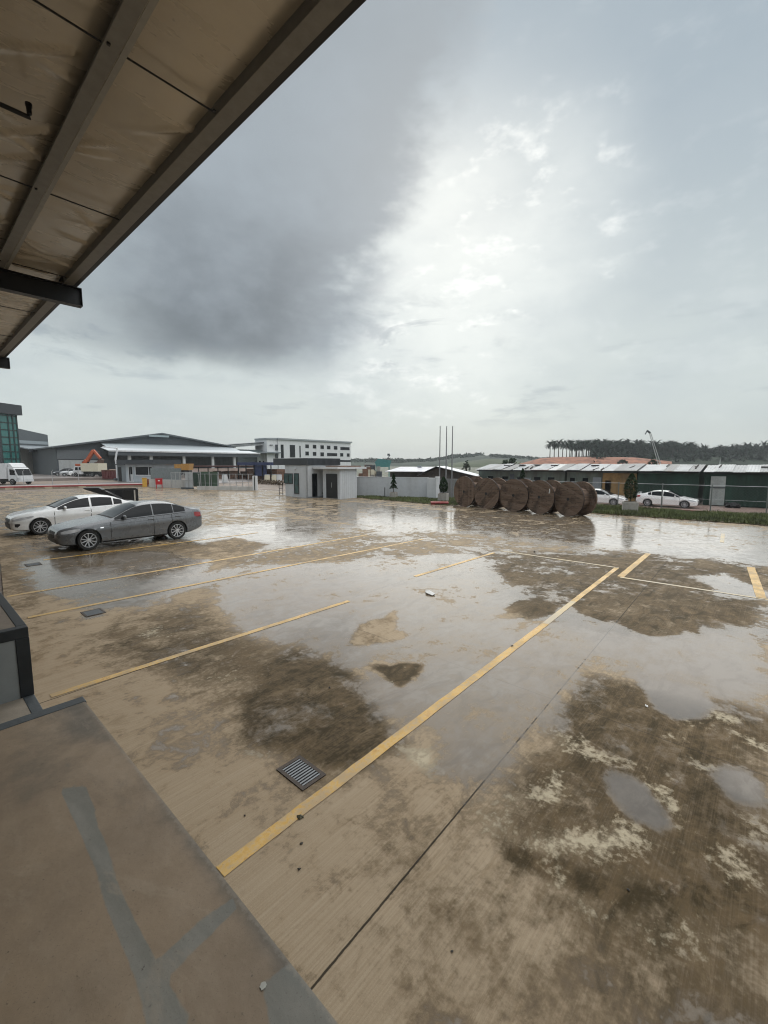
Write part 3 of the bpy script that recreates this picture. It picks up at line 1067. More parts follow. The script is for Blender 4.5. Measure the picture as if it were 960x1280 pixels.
class CarShape:
    NS, NG, NR = 9, 7, 8

    def __init__(s, L=4.9, Wd=1.86, top=None, belt=None, wid=None, zb=None, tumble=.40):
        s.L, s.W = L, Wd
        s.top, s.belt, s.wid, s.zbt, s.tumble = top, belt, wid, zb, tumble

    def p(s, x):
        return pchip(s.top, x), pchip(s.belt, x), pchip(s.wid, x) * s.W / 1.86, pchip(s.zbt, x)

    def half(s, x):
        zt, zs, w, zb = s.p(x)
        zt = max(zt, zs + .012)
        H = zs - zb
        side = [(.86 * w, zb), (.965 * w, zb + .06 * H + .01), (.980 * w, zb + .20 * H), (.972 * w, zb + .40 * H), (.985 * w, zb + .58 * H), (1.0 * w, zb + .72 * H), (.978 * w, zb + .79 * H), (.958 * w, zb + .93 * H), (.935 * w, zs)]
        zr = zs + (zt - zs) * .86
        wr = .935 * w - s.tumble * (zr - zs) - .02
        out = [(0, zb), (.5 * w, zb)] + side
        for i in range(1, s.NG + 1):
            k = i / s.NG
            bow = .016 * math.sin(math.pi * k) * min(1, (zr - zs) / .3)
            out.append((.935 * w + (wr - .935 * w) * k + bow, zs + (zr - zs) * k))
        for i in range(1, s.NR + 1):
            k = i / s.NR
            out.append((wr * (1 - k), zr + (zt - zr) * (1 - (1 - k) ** 2.6)))
        return out

    def green(s, x, k):                    # point on the glasshouse side, k 0 belt .. 1 roof rail
        h = s.half(x)[10:11 + s.NG]
        f = k * s.NG
        i = min(int(f), s.NG - 1)
        a, b = h[i], h[i + 1]
        return (a[0] + (b[0] - a[0]) * (f - i), a[1] + (b[1] - a[1]) * (f - i))

    def side(s, x, z):                     # half width of the body side at height z
        h = s.half(x)[2:11 + s.NG]
        for a, b in zip(h, h[1:]):
            if a[1] <= z <= b[1] + 1e-6:
                t = (z - a[1]) / max(1e-6, b[1] - a[1])
                return a[0] + (b[0] - a[0]) * t
        return h[-1][0]

    def roof(s, x, k):                     # k -1..1 across the top surface
        h = s.half(x)[10 + s.NG:]
        f = (1 - abs(k)) * s.NR
        i = min(int(f), s.NR - 1)
        a, b = h[i], h[i + 1]
        y, z = a[0] + (b[0] - a[0]) * (f - i), a[1] + (b[1] - a[1]) * (f - i)
        return (y if k >= 0 else -y, z)

def sedan(name, label, paint, shape, wheels, wr, feats, loc, rz, group=None, detail=True, rim_style=10):
    root = thing(name, label, 'car', loc, rz, group)
    n = 64 if detail else 30
    u = [.5 - .5 * math.cos(math.pi * i / n) for i in range(n + 1)]
    xs = [shape.L * (.55 * a + .45 * i / n) for i, a in enumerate(u)]
    b = B()
    rings = []
    for x in xs:
        h = shape.half(x)
        ring = h + [(-y, z) for y, z in h[::-1][1:-1]]
        rings.append(b.verts([(x, y, z) for y, z in ring]))
    m = len(rings[0])
    for r0, r1 in zip(rings, rings[1:]):
        for k in range(m):
            b.bm.faces.new([r0[k], r1[k], r1[(k + 1) % m], r0[(k + 1) % m]])
    b.bm.faces.new(rings[0])
    b.bm.faces.new(rings[-1][::-1])
    body = b.build('body', paint, root)
    # wheel arches are cut out of the shell
    c = B()
    for wx in wheels:
        for sgn in (1, -1):
            w = shape.p(wx)[2]
            c.lathe([(wr + .055, sgn * (w - .30)), (wr + .055, sgn * (w + .2))], 40, 'Y', (wx, 0, wr))
    cut = c.build('cutter', PLASTIC)
    cut.location = loc
    cut.rotation_euler = (0, 0, rz)
    md = body.modifiers.new('arches', 'BOOLEAN')
    md.operation = 'DIFFERENCE'
    md.object = cut
    md.solver = 'EXACT'
    bpy.context.view_layer.update()
    dg = bpy.context.evaluated_depsgraph_get()
    nm = bpy.data.meshes.new_from_object(body.evaluated_get(dg))
    body.modifiers.clear()
    body.data = nm
    bpy.data.objects.remove(cut)
    bm = bmesh.new()
    bm.from_mesh(nm)
    for f_ in bm.faces:
        f_.smooth = True
    for e_ in bm.edges:
        if len(e_.link_faces) == 2 and e_.calc_face_angle(0) > R(42):
            e_.smooth = False
    bm.to_mesh(nm)
    bm.free()
    nm.materials.clear()
    nm.materials.append(paint)
    nm.polygons.foreach_set('material_index', [0] * len(nm.polygons))
    # side windows
    for sgn in (1, -1):
        for x0, x1, k0, k1 in feats['windows']:
            w_ = B()
            N_ = 20
            cols = []
            for i in range(N_ + 1):
                x = x0 + (x1 - x0) * i / N_
                zt, zs, _, _ = shape.p(x)
                if zt - zs < .05:
                    continue
                col_ = []
                lo = k0 + max(0, .02 / max(.05, zt - zs))
                hi = k1 - .02 / max(.06, zt - zs)
                if hi <= lo + .03:
                    continue
                for j in range(6):
                    k = lo + (hi - lo) * j / 5
                    y, z = shape.green(x, k)
                    col_.append((x, sgn * (y + .006), z))
                cols.append(w_.verts(col_))
            for a, c_ in zip(cols, cols[1:]):
                for j in range(5):
                    w_.bm.faces.new([a[j], c_[j], c_[j + 1], a[j + 1]])
            if cols:
                w_.build('window', GLASSD, root, smooth=40)
    for nm_, (x0, x1) in (('windshield', feats['front']), ('rear_window', feats['rear'])):
        w_ = B()
        cols = []
        for i in range(15):
            x = x0 + (x1 - x0) * i / 14
            cols.append(w_.verts([(x, shape.roof(x, k)[0], shape.roof(x, k)[1] + .007) for k in np.linspace(-.95, .95, 15)]))
        for a, c_ in zip(cols, cols[1:]):
            for j in range(14):
                w_.bm.faces.new([a[j], c_[j], c_[j + 1], a[j + 1]])
        w_.build(nm_, GLASSD, root, smooth=60)
        w_ = B()
        cols = []
        e0, e1 = (-.05, .03) if nm_ == 'windshield' else (-.03, .05)
        for i in range(15):
            x = x0 + e0 + (x1 + e1 - x0 - e0) * i / 14
            cols.append(w_.verts([(x, shape.roof(x, k)[0], shape.roof(x, k)[1] + .0035) for k in np.linspace(-1, 1, 17)]))
        for a, c_ in zip(cols, cols[1:]):
            for j in range(16):
                w_.bm.faces.new([a[j], c_[j], c_[j + 1], a[j + 1]])
        w_.build(nm_ + '_seal', RUBBER, root, smooth=60)
    # wheels
    for wx in wheels:
        w = shape.p(wx)[2]
        for sgn in (1, -1):
            wh = bpy.data.objects.new('wheel', None)
            C.objects.link(wh)
            wh.parent = root
            wh.location = (wx, sgn * (w - .125), wr)
            wh.rotation_euler = (0, 0, 0 if sgn > 0 else math.pi)
            t = B()
            t.lathe([(wr * .70, -.10), (wr * .93, -.108), (wr, -.07), (wr, .07), (wr * .93, .108), (wr * .70, .10)], 40, 'Y', closed=True)
            t.build('tyre', RUBBER, wh, smooth=35)
            rmb = B()
            rmb.lathe([(wr * .71, -.09), (wr * .735, .098), (wr * .69, .104), (wr * .66, .085), (wr * .66, -.09)], 40, 'Y', closed=True)
            rmb.lathe([(.062, .03), (.062, .078), (.03, .088), (.001, .09)], 16, 'Y')
            for k in range(rim_style):
                a = 2 * math.pi * (k // 2 * 2) / rim_style + (.20 if k % 2 else -.20)
                a2 = 2 * math.pi * (k // 2 * 2) / rim_style + (.30 if k % 2 else -.30)
                p0 = (.05 * math.cos(a), .066, .05 * math.sin(a))
                p1 = (wr * .69 * math.cos(a2), .086, wr * .69 * math.sin(a2))
                rmb.bar(p0, p1, .026, .03, up=(0, 1, 0))
            rmb.build('rim', ALLOY, wh, smooth=35)
            dd = B()
            dd.lathe([(wr * .64, .0), (wr * .64, .02)], 24, 'Y')
            dd.build('brake_disc', PLASTIC, wh)
    # mirrors
    for sgn in (1, -1):
        x = feats['mirror']
        y, z = shape.green(x + .1, .12)
        mb = B()
        mb.lathe([(.001, -.11), (.055, -.09), (.075, -.02), (.078, .05), (.06, .11), (.001, .12)], 14, 'Y')
        mo = mb.build('mirror', paint, root, smooth=50)
        mo.location = (x, sgn * (y + .12), z + .055)
        mo.scale = (.75, 1, .95)
    def patch(nm_, mat, pts, off):            # strip laid on the body side between a lower and an upper line
        if pts[-1][0] - pts[0][0] > .05:
            xs__ = np.linspace(pts[0][0], pts[-1][0], 24)
            pts = [(float(x), float(np.interp(x, [p[0] for p in pts], [p[1] for p in pts])), float(np.interp(x, [p[0] for p in pts], [p[2] for p in pts]))) for x in xs__]
        for sgn in (1, -1):
            w_ = B()
            rows = [w_.verts([(x, sgn * (shape.side(x, z0 + (z1 - z0) * k / 8) + off), z0 + (z1 - z0) * k / 8) for x, z0, z1 in pts]) for k in range(9)]
            for r0, r1 in zip(rows, rows[1:]):
                for i in range(len(pts) - 1):
                    w_.bm.faces.new([r0[i], r0[i + 1], r1[i + 1], r1[i]])
            w_.build(nm_, mat, root, smooth=50)
    for nm_, mat, pts, off in feats['patches']:
        patch(nm_, mat, pts, off)
    # nose and tail pieces that wrap the ends
    def nose(nm_, mat, z0, z1, half_w, end, off=.012, bulge=1.0):
        w_ = B()
        cols = []
        for j in range(13):
            y = -half_w + 2 * half_w * j / 12
            col_ = []
            for i in range(5):
                z = z0 + (z1 - z0) * i / 4
                # walk in from the end until the shell is wide and tall enough
                x = 0.0
                for st in range(120):
                    x = st * .006
                    xx = x if end == 0 else shape.L - x
                    zt, zs, w, zb = shape.p(xx)
                    if zb - .02 <= z <= max(zs, zt - .02) and shape.side(xx, min(z, zs)) >= abs(y) - .01:
                        break
                x = x - off
                col_.append(((x if end == 0 else shape.L - x), y, z))
            cols.append(w_.verts(col_))
        for a, c_ in zip(cols, cols[1:]):
            for i in range(4):
                w_.bm.faces.new([a[i], c_[i], c_[i + 1], a[i + 1]])
        w_.build(nm_, mat, root, smooth=60)
    for args in feats['nose']:
        nose(*args)
    for sgn in (1, -1):
        for x, z in feats['handles']:
            hb = B()
            hb.box(-.10, .10, -.012, .016, -.014, .014)
            ho = hb.build('door_handle', paint, root, bevel=.006)
            ho.location = (x, sgn * (shape.side(x, z) + .012), z)
    # underbody so that no light shows through the arches
    ub = B()
    ub.box(.35, shape.L - .45, -.60, .60, .19, .55)
    ub.build('underbody', PLASTIC, root)
    return root

exec_shape = CarShape(4.9, 1.86,
    top=[(0, .56), (.03, .66), (.12, .735), (.35, .80), (.9, .895), (1.40, .965), (1.62, 1.02), (2.05, 1.245), (2.4, 1.395), (2.75, 1.455), (3.1, 1.468), (3.5, 1.44), (3.9, 1.345), (4.28, 1.165), (4.45, 1.115), (4.78, 1.10), (4.86, 1.04), (4.9, .90)],
    belt=[(0, .53), (.03, .62), (.12, .69), (.35, .745), (.9, .83), (1.5, .905), (2.5, .945), (3.5, .985), (4.2, 1.02), (4.7, 1.03), (4.82, .99), (4.9, .86)],
    wid=[(0, .62), (.04, .70), (.15, .80), (.4, .885), (.85, .925), (2.5, .93), (4.1, .925), (4.5, .885), (4.75, .80), (4.86, .74), (4.9, .68)],
    zb=[(0, .34), (.06, .25), (.3, .20), (.9, .19), (2.5, .20), (4.2, .21), (4.6, .28), (4.85, .36), (4.9, .42)])
exec_feats = dict(
    windows=[(1.66, 2.93, .04, 1.02), (2.97, 3.68, .04, 1.02), (3.71, 4.14, .06, 1.0)],
    front=(1.62, 2.42), rear=(3.86, 4.36), mirror=1.95,
    handles=[(2.86, .86), (3.84, .89)],
    patches=[
        ('headlight', LAMP, [(.10, .60, .66), (.2, .60, .70), (.35, .615, .725), (.5, .64, .735), (.62, .68, .745)], .012),
        ('tail_light', TAIL, [(4.50, .84, .985), (4.6, .80, .985), (4.7, .79, .975), (4.80, .80, .965)], .008),
        ('belt_trim', PLASTIC, [(1.6, .895, .917), (2.2, .92, .938), (2.9, .945, .963), (3.6, .972, .990), (4.15, 1.0, 1.014)], .008),
        ('shoulder_line', PLASTIC, [(1.3, .765, .772), (2.2, .80, .807), (3.2, .835, .842), (4.1, .865, .872)], .002),
        ('sill_trim', PLASTIC, [(1.26, .215, .255), (2.2, .215, .26), (3.2, .22, .265), (3.5, .225, .265)], .005),
        ('door_gap', PLASTIC, [(1.51, .30, .88), (1.532, .30, .88)], .003),
        ('door_gap', PLASTIC, [(2.935, .28, .945), (2.957, .28, .945)], .003),
        ('door_gap', PLASTIC, [(3.60, .56, .98), (3.622, .56, .98)], .003),
        ('side_badge', CHROME, [(1.20, .70, .735), (1.30, .70, .735)], .004)],
    nose=[('grille', PLASTIC, .56, .67, .34, 0), ('lower_intake', PLASTIC, .27, .42, .62, 0), ('number_plate', PLASTIC, .44, .54, .26, 0, .02), ('rear_plate', PLASTIC, .62, .73, .26, 1, .02)])
grey_car = sedan('grey_sedan', 'dark grey executive sedan parked nearest the dock, side on with its nose to the left', CARGREY, exec_shape, (.84, 3.80), .335, exec_feats, (3.0, 17.33, 0), 0)

fam_shape = CarShape(4.85, 1.84,
    top=[(0, .58), (.03, .68), (.14, .77), (.4, .86), (.9, .945), (1.30, 1.00), (1.48, 1.06), (1.9, 1.265), (2.3, 1.415), (2.7, 1.478), (3.05, 1.485), (3.5, 1.45), (3.95, 1.33), (4.30, 1.17), (4.45, 1.13), (4.74, 1.11), (4.82, 1.04), (4.85, .9)],
    belt=[(0, .54), (.03, .63), (.14, .71), (.4, .79), (.9, .87), (1.4, .935), (2.4, .965), (3.4, .995), (4.2, 1.03), (4.65, 1.04), (4.78, .98), (4.85, .86)],
    wid=exec_shape.wid and [(0, .60), (.04, .70), (.15, .80), (.4, .885), (.85, .92), (2.5, .925), (4.0, .92), (4.45, .88), (4.7, .80), (4.82, .74), (4.85, .68)],
    zb=[(0, .33), (.06, .25), (.3, .20), (.9, .19), (2.5, .20), (4.15, .21), (4.55, .28), (4.8, .36), (4.85, .42)])
fam_feats = dict(
    windows=[(1.55, 2.72, .06, 1.0), (2.80, 3.62, .06, 1.0), (3.68, 4.02, .10, .95)],
    front=(1.50, 2.34), rear=(3.9, 4.36), mirror=1.80,
    handles=[(2.62, .88), (3.70, .91)],
    patches=[
        ('headlight', LAMP, [(.05, .60, .655), (.2, .615, .70), (.4, .655, .745), (.6, .70, .775), (.72, .74, .785)], .012),
        ('tail_light', TAIL, [(4.42, .86, 1.0), (4.55, .82, 1.0), (4.7, .80, .985)], .008),
        ('fog_lamp', PLASTIC, [(.12, .38, .50), (.2, .36, .50), (.28, .44, .49)], .006),
        ('belt_trim', CHROME, [(1.5, .93, .945), (2.4, .955, .970), (3.3, .983, .998), (4.05, 1.01, 1.022)], .008),
        ('door_gap', PLASTIC, [(1.41, .30, .91), (1.432, .30, .91)], .003),
        ('door_gap', PLASTIC, [(2.745, .28, .965), (2.767, .28, .965)], .003),
        ('sill_trim', CHROME, [(1.25, .215, .235), (2.2, .215, .235), (3.4, .22, .24)], .005)],
    nose=[('grille', PLASTIC, .57, .68, .50, 0), ('lower_intake', PLASTIC, .26, .50, .58, 0), ('number_plate', PLASTIC, .50, .575, .26, 0, .022), ('rear_plate', PLASTIC, .62, .73, .26, 1, .02)])
white_car = sedan('white_sedan', 'pearl white sedan parked in the bay behind the dark grey sedan', CARWHITE, fam_shape, (.92, 3.70), .33, fam_feats, (2.55, 22.4, 0), 0)

for c_, x_, k_ in ((grey_car, 3.13, .955), (white_car, 2.68, .955)):
    c_.scale = (k_, 1, .985)
    c_.location.x = x_
civ_shape = CarShape(4.5, 1.76,
    top=[(0, .54), (.03, .63), (.14, .70), (.5, .80), (.9, .88), (1.15, .955), (1.6, 1.20), (2.0, 1.365), (2.4, 1.43), (2.75, 1.43), (3.2, 1.38), (3.7, 1.22), (4.0, 1.11), (4.4, 1.07), (4.47, 1.0), (4.5, .88)],
    belt=[(0, .50), (.03, .59), (.14, .66), (.5, .745), (.9, .82), (1.3, .87), (2.2, .90), (3.2, .95), (3.9, 1.0), (4.35, 1.0), (4.46, .95), (4.5, .82)],
    wid=[(0, .62), (.04, .70), (.15, .80), (.4, .88), (.85, .92), (2.4, .925), (3.8, .92), (4.15, .88), (4.35, .80), (4.47, .74), (4.5, .68)],
    zb=[(0, .33), (.06, .24), (.3, .19), (.9, .18), (2.4, .19), (3.9, .20), (4.2, .28), (4.45, .36), (4.5, .42)])
civ_feats = dict(
    windows=[(1.22, 2.42, .06, 1.0), (2.48, 3.28, .06, 1.0), (3.32, 3.56, .1, .95)],
    front=(1.17, 2.06), rear=(3.3, 3.96), mirror=1.55,
    handles=[(2.32, .83), (3.28, .87)],
    patches=[
        ('headlight', LAMP, [(.08, .56, .62), (.25, .575, .68), (.45, .62, .715), (.65, .68, .735)], .007),
        ('tail_light', TAIL, [(4.12, .82, .97), (4.25, .78, .97), (4.38, .76, .95)], .008),
        ('door_gap', PLASTIC, [(1.20, .30, .84), (1.222, .30, .84)], .003),
        ('door_gap', PLASTIC, [(2.43, .28, .90), (2.452, .28, .90)], .003)],
    nose=[('grille', PLASTIC, .52, .60, .45, 0), ('lower_intake', PLASTIC, .26, .40, .55, 0)])
cp = pt(833, 633, 37.6)
lane_car = sedan('white_saloon', 'white saloon parked whole on the lane in front of the green netting', CARWHITE, civ_shape, (.86, 3.55), .32, civ_feats, (cp.x, cp.y - 2.25, -.88), R(90))
cp = pt(757, 632, 39.5)
copy_tree(lane_car, (cp.x, cp.y - 1.7, -.88), R(90), 'white saloon on the lane half hidden behind the cable drums')
# rear wing of the lane car
wg = B()
wg.box(4.30, 4.50, -.70, .70, 1.17, 1.19)
wg.box(4.34, 4.44, -.62, -.58, 1.03, 1.17)
wg.box(4.34, 4.44, .58, .62, 1.03, 1.17)
wg.build('rear_wing', CARWHITE, lane_car)

# ------------------------------------------------------------------ helpers for surveyed planes
def on_x(px, py, x):
    d = ray(px, py)
    t = x / d.x
    return (x, d.y * t, EYE + d.z * t)

def on_y(px, py, y):
    d = ray(px, py)
    t = y / d.y
    return (d.x * t, y, EYE + d.z * t)

# ------------------------------------------------------------------ drain gratings
def grate(x0, x1, y0, y1, label, rz=0):
    cx, cy = (x0 + x1) / 2, (y0 + y1) / 2
    w, l = (x1 - x0) / 2, (y1 - y0) / 2
    g = thing('drain_grate', label, 'drain grate', (cx, cy, .0), rz)
    b = B()
    b.box(-w - .035, w + .035, -l - .035, -l, .001, .010)
    b.box(-w - .035, w + .035, l, l + .035, .001, .010)
    b.box(-w - .035, -w, -l, l, .001, .010)
    b.box(w, w + .035, -l, l, .001, .010)
    b.build('frame', M('rusty_iron', (.055, .042, .033), .6, .4, var=.4, scale=20), g)
    bx('drain_pit', BLACK, g, -w, w, -l, l, .0008, .0024)
    b = B()
    n = 10
    for i in range(n):
        y = -l + (i + .5) * 2 * l / n
        b.box(-w, w, y - .0075, y + .0075, .003, .009)
    b.build('bars', M('grate_steel', (.17, .18, .19), .35, .6, var=.15, scale=15), g)
    return g
grate(2.125, 2.32, 2.85, 3.17, 'steel drain grate beside the long yellow line close to the dock')
grate(2.10, 2.36, 9.25, 9.55, 'waterlogged drain grate at the edge of the flooded bay on the left')
grate(2.15, 2.42, 15.1, 15.4, 'far drain grate near the front of the dark grey sedan')

# ------------------------------------------------------------------ litter
def scrap(px, py, r, mat, label, name='litter', h=.02, cat='litter'):
    b = B()
    rnd = random.Random(int(px * 13 + py))
    n = 9
    pts = []
    for k in range(n):
        a = 2 * math.pi * k / n
        rr = r * rnd.uniform(.6, 1.1)
        pts.append((rr * 1.5 * math.cos(a), rr * math.sin(a), rnd.uniform(0, h)))
    c = b.bm.verts.new((0, 0, h * 1.6))
    v = b.verts(pts)
    v2 = b.verts([(p[0] * .9, p[1] * .9, 0) for p in pts])
    for i in range(n):
        b.bm.faces.new([v[i], v[(i + 1) % n], c])
        b.bm.faces.new([v2[i], v2[(i + 1) % n], v[(i + 1) % n], v[i]])
    x, y = gp(px, py)
    o = b.build(name, mat, None, (x, y, .004))
    o.rotation_euler.z = rnd.uniform(0, 6)
    return tag(o, label, cat)
PAPER = M('wet_paper', (.62, .62, .60), .5, var=.1)
STONE = M('dark_grit', (.05, .045, .038), .8, var=.3)
scrap(537, 742, .12, PAPER, 'crumpled white plastic bag lying in the middle of the flooded yard', 'plastic_bag', .045, 'plastic bag')
scrap(808, 883, .022, PAPER, 'small white scrap beside the rounded puddle on the right', 'paper_scrap', .01, 'paper scrap')
scrap(375, 1022, .022, M('dead_leaf', (.07, .065, .035), .6), 'small dark leaf lying on the yellow line below the grate', 'leaf', .012, 'leaf')
for px, py, r, lab in [
    (377, 1055, .016, 'dark pebble just right of the near end of the long yellow line'),
    (306, 1020, .014, 'dark pebble left of the near end of the long yellow line'),
    (374, 1087, .016, 'dark pebble between the long yellow line and the saw-cut joint'),
    (640, 808, .030, 'dark pebble at the kink of the long yellow line'),
    (785, 1113, .014, 'dark clod at the end of the brown crack right of the joint'),
    (412, 860, .025, 'small clod in the dark pool beyond the grate'),
    (565, 1190, .012, 'tiny dark pebble right of the saw-cut joint at the bottom'),
    (668, 690, .06, 'dark clod standing in the puddle in front of the cable drums')]:
    scrap(px, py, r * .6, STONE, lab, 'pebble', r * .4, 'pebble')

# ------------------------------------------------------------------ wooden cable drums
q = NB('weathered_drum_wood')
g = q.N.new('ShaderNodeNewGeometry')
n1 = q.noise(3, 7, .65, sc=(1, .35, 9))
n2 = q.noise(1.4, 6, .6)
n3 = q.noise(30, 4, .6, sc=(1, .15, 3))
cw = q.mix(q.ss(n1, .32, .68), (.034, .020, .012), (.19, .118, .078))
cw = q.mix(q.math('MULTIPLY', g.outputs['Random Per Island'], .55), cw, (.22, .155, .115))
cw = q.mix(q.ss(n2, .50, .66, 0, .65), cw, (.026, .017, .012))
cw = q.mix(q.ss(n3, .56, .70, 0, .6), cw, (.32, .26, .20))
q.L.new(cw, q.b.inputs['Base Color'])
q.b.inputs['Roughness'].default_value = .85
q.L.new(q.bump(n1, .5, .02), q.b.inputs['Normal'])
WOOD = q.m

def plank_disc(b, Rr, x0, x1, turn, seed, pw=.17):
    rnd = random.Random(seed)
    v = -Rr
    ct, st_ = math.cos(turn), math.sin(turn)
    while v < Rr - .01:
        v2 = min(Rr, v + pw * rnd.uniform(.8, 1.2))
        a, c = v + .006, v2 - .006
        jag = rnd.uniform(-.008, .008)
        pts = []
        m = 8
        for i in range(m + 1):
            vv_ = a + (c - a) * i / m
            pts.append((math.sqrt(max(0, Rr * Rr - vv_ * vv_)), vv_))
        for i in range(m, -1, -1):
            vv_ = a + (c - a) * i / m
            pts.append((-math.sqrt(max(0, Rr * Rr - vv_ * vv_)), vv_))
        # drop duplicate tips
        cl_ = []
        for p_ in pts:
            if not cl_ or (abs(p_[0] - cl_[-1][0]) + abs(p_[1] - cl_[-1][1])) > 1e-4:
                cl_.append(p_)
        if abs(cl_[0][0] - cl_[-1][0]) + abs(cl_[0][1] - cl_[-1][1]) < 1e-4:
            cl_.pop()
        P3 = [(x0 + jag, p_[0] * ct - p_[1] * st_, p_[0] * st_ + p_[1] * ct) for p_ in cl_]
        b.extrude(P3, (x1 - x0, 0, 0))
        v = v2

def drum(label, loc, rz, Rr, turn, seed, width=1.05):
    root = thing('cable_drum', label, 'cable drum', loc, rz, 'empty wooden cable drums lying on their rims')
    for k, (x0, x1) in enumerate(((0, .05), (.052, .10))):
        b = B()
        plank_disc(b, Rr, x0, x1, turn + k * R(90), seed + k)
        b.build('flange' if k == 0 else 'flange_backing', WOOD, root, (0, 0, Rr))
    for k, (x0, x1) in enumerate(((width, width + .05), (width + .052, width + .10))):
        b = B()
        plank_disc(b, Rr, x0, x1, turn + R(40) + k * R(90), seed + 5 + k)
        b.build('flange' if k == 1 else 'flange_backing', WOOD, root, (0, 0, Rr))
    b = B()
    n = 26
    rb = Rr * .62
    for i in range(n):
        a0, a1 = 2 * math.pi * i / n + .012, 2 * math.pi * (i + 1) / n - .012
        P_ = [(.104, r_ * math.cos(a_), r_ * math.sin(a_)) for r_, a_ in ((rb, a0), (rb, a1), (rb - .05, a1), (rb - .05, a0))]
        b.extrude(P_, (width - .108, 0, 0))
    b.build('barrel', WOOD, root, (0, 0, Rr))
    b = B()
    b.lathe([(.085, -.012), (.085, -.001)], 20, 'X')
    b.build('hub_hole', BLACK, root, (0, 0, Rr))
    for i in range(6):
        a = 2 * math.pi * i / 6 + turn
        b = B()
        b.lathe([(.030, -.02), (.030, -.0005)], 8, 'X')
        b.build('bolt', M('rusty_bolt', (.10, .05, .03), .7, .5, var=.3), root, (0, Rr * .55 * math.cos(a), Rr + Rr * .55 * math.sin(a)))
    b = B()
    b.lathe([(Rr * 1.0 + .004, .01), (Rr + .010, .012), (Rr + .010, .088), (Rr + .004, .09)], 48, 'X', closed=True)
    b.build('rim_band', M('band_iron', (.035, .024, .02), .6, .4, var=.3), root, (0, 0, Rr))
    return root
dr = [
 ('leftmost cable drum of the row, its planks standing upright', 579.5, 633.5, -16, 90, 1.0),
 ('second cable drum from the left, planks slanting down to the right', 607, 636.5, -10, -42, .97),
 ('middle cable drum of the row, planks lying level', 641, 639.5, -8, 8, .96),
 ('cable drum second from the right, a pale strap hanging on its rim', 673, 642.5, -14, 22, .95),
 ('rightmost and nearest cable drum, its far flange showing on the right', 709, 645.6, -19, 24, .93)]
for i, (lab, px, py, rz, turn, Rr) in enumerate(dr):
    x, y = gp(px, py)
    drum(lab, (x, y, 0), R(rz), Rr, R(turn), 11 * i + 3)
b = B()
p = pt(687, 611, 23.7)
b.tube([p, p + Vector((-.02, -.02, -.12)), p + Vector((-.03, .01, -.25))], .03, 6)
tag(b.build('strap', PAPER), 'pale torn strap hanging between the two right-hand cable drums', 'strap')
# timber chocks and offcuts under the drums
for px, py, lab in ((576, 634, 'short timber chock under the leftmost cable drum'), (603, 637, 'pale timber chock between the two leftmost cable drums'), (632, 640, 'timber chock in front of the middle cable drum')):
    x, y = gp(px, py)
    b = B()
    b.box(-.35, .35, -.06, .06, .005, .10)
    o = b.build('timber_chock', M('chock_wood', (.16, .12, .085), .8, var=.3), None, (x - .25, y, 0), bevel=.006)
    o.rotation_euler.z = R(-60)
    tag(o, lab, 'timber')

# ------------------------------------------------------------------ gatehouse in the yard
gh = thing('guardhouse', 'grey flat-roofed guardhouse with black ribbed parapet standing in the yard', 'guardhouse', (0, 0, 0))
X0, Y0, X1, Y1 = 22.45, 28.6, 25.9, 31.75
GW = M('guardhouse_render', (.52, .535, .55), .7, var=.05, grime=.2)
bx('walls', GW, gh, X0, X1, Y0, Y1, -.02, 2.7)
bx('parapet', CHAR, gh, X0 - .06, X1 + .12, Y0 - .08, 33.4, 2.70, 3.28)
b = B()
for i in range(26):
    x = X0 + .05 + i * (X1 - X0) / 26
    b.box(x, x + .05, Y0 - .105, Y0 - .082, 2.72, 3.27)
b.build('parapet_ribs', CHAR, gh)
def opening_x(parent, pa, pb, x, name, pane_mat, bar=None, mull=()):
    (_, ya, za), (_, yb, zb_) = on_x(*pa, x), on_x(*pb, x)
    y0, y1, z0, z1 = min(ya, yb), max(ya, yb), min(za, zb_), max(za, zb_)
    z0 = max(z0, .05)
    fr = B()
    t = .05
    fr.box(x - .035, x - .002, y0, y0 + t, z0, z1)
    fr.box(x - .035, x - .002, y1 - t, y1, z0, z1)
    fr.box(x - .035, x - .002, y0 + t, y1 - t, z0, z0 + t)
    fr.box(x - .035, x - .002, y0 + t, y1 - t, z1 - t, z1)
    for m in mull:
        ym = y0 + (y1 - y0) * m
        fr.box(x - .034, x - .003, ym - .02, ym + .02, z0 + t, z1 - t)
    if bar:
        zm = z0 + (z1 - z0) * bar
        fr.box(x - .033, x - .004, y0 + t, y1 - t, zm - .025, zm + .025)
    o = fr.build(name, BLACK, parent)
    p_ = B()
    p_.box(x - .016, x - .006, y0 + t, y1 - t, z0 + t, z1 - t)
    p_.build('pane', pane_mat, o)
    return o
GREENGL = M('green_glass', (.025, .075, .075), .07, var=.3, scale=2, spec=.7)
opening_x(gh, (355, 591.5), (366.3, 605), X0, 'window', GREENGL, mull=(.5,))
opening_x(gh, (367.5, 591.5), (374.2, 617.5), X0, 'door', GREENGL, bar=.42)
# doorway on the yard-facing side wall
(xa, _, za), (xb, _, zb_) = on_y(389.8, 592, Y0), on_y(396.6, 618, Y0)
b = B()
b.box(xa, xb, Y0 - .03, Y0 - .003, .05, za)
o = b.build('door', BLACK, gh)
b = B()
b.box(xa + .08, xb - .08, Y0 - .04, Y0 - .032, .15, za - .1)
b.build('pane', GLASSD, o)
bx('downpipe', STEEL, gh, X0 - .09, X0 - .02, Y0 + .06, Y0 + .13, .05, 2.68)
bx('wall_light', PALE, gh, X0 - .10, X0 - .005, Y0 + 1.55, Y0 + 1.75, 2.35, 2.5)
bx('plinth', MIDG, gh, X0 - .03, X1 + .02, Y0 - .025, Y0 - .001, -.02, .10)
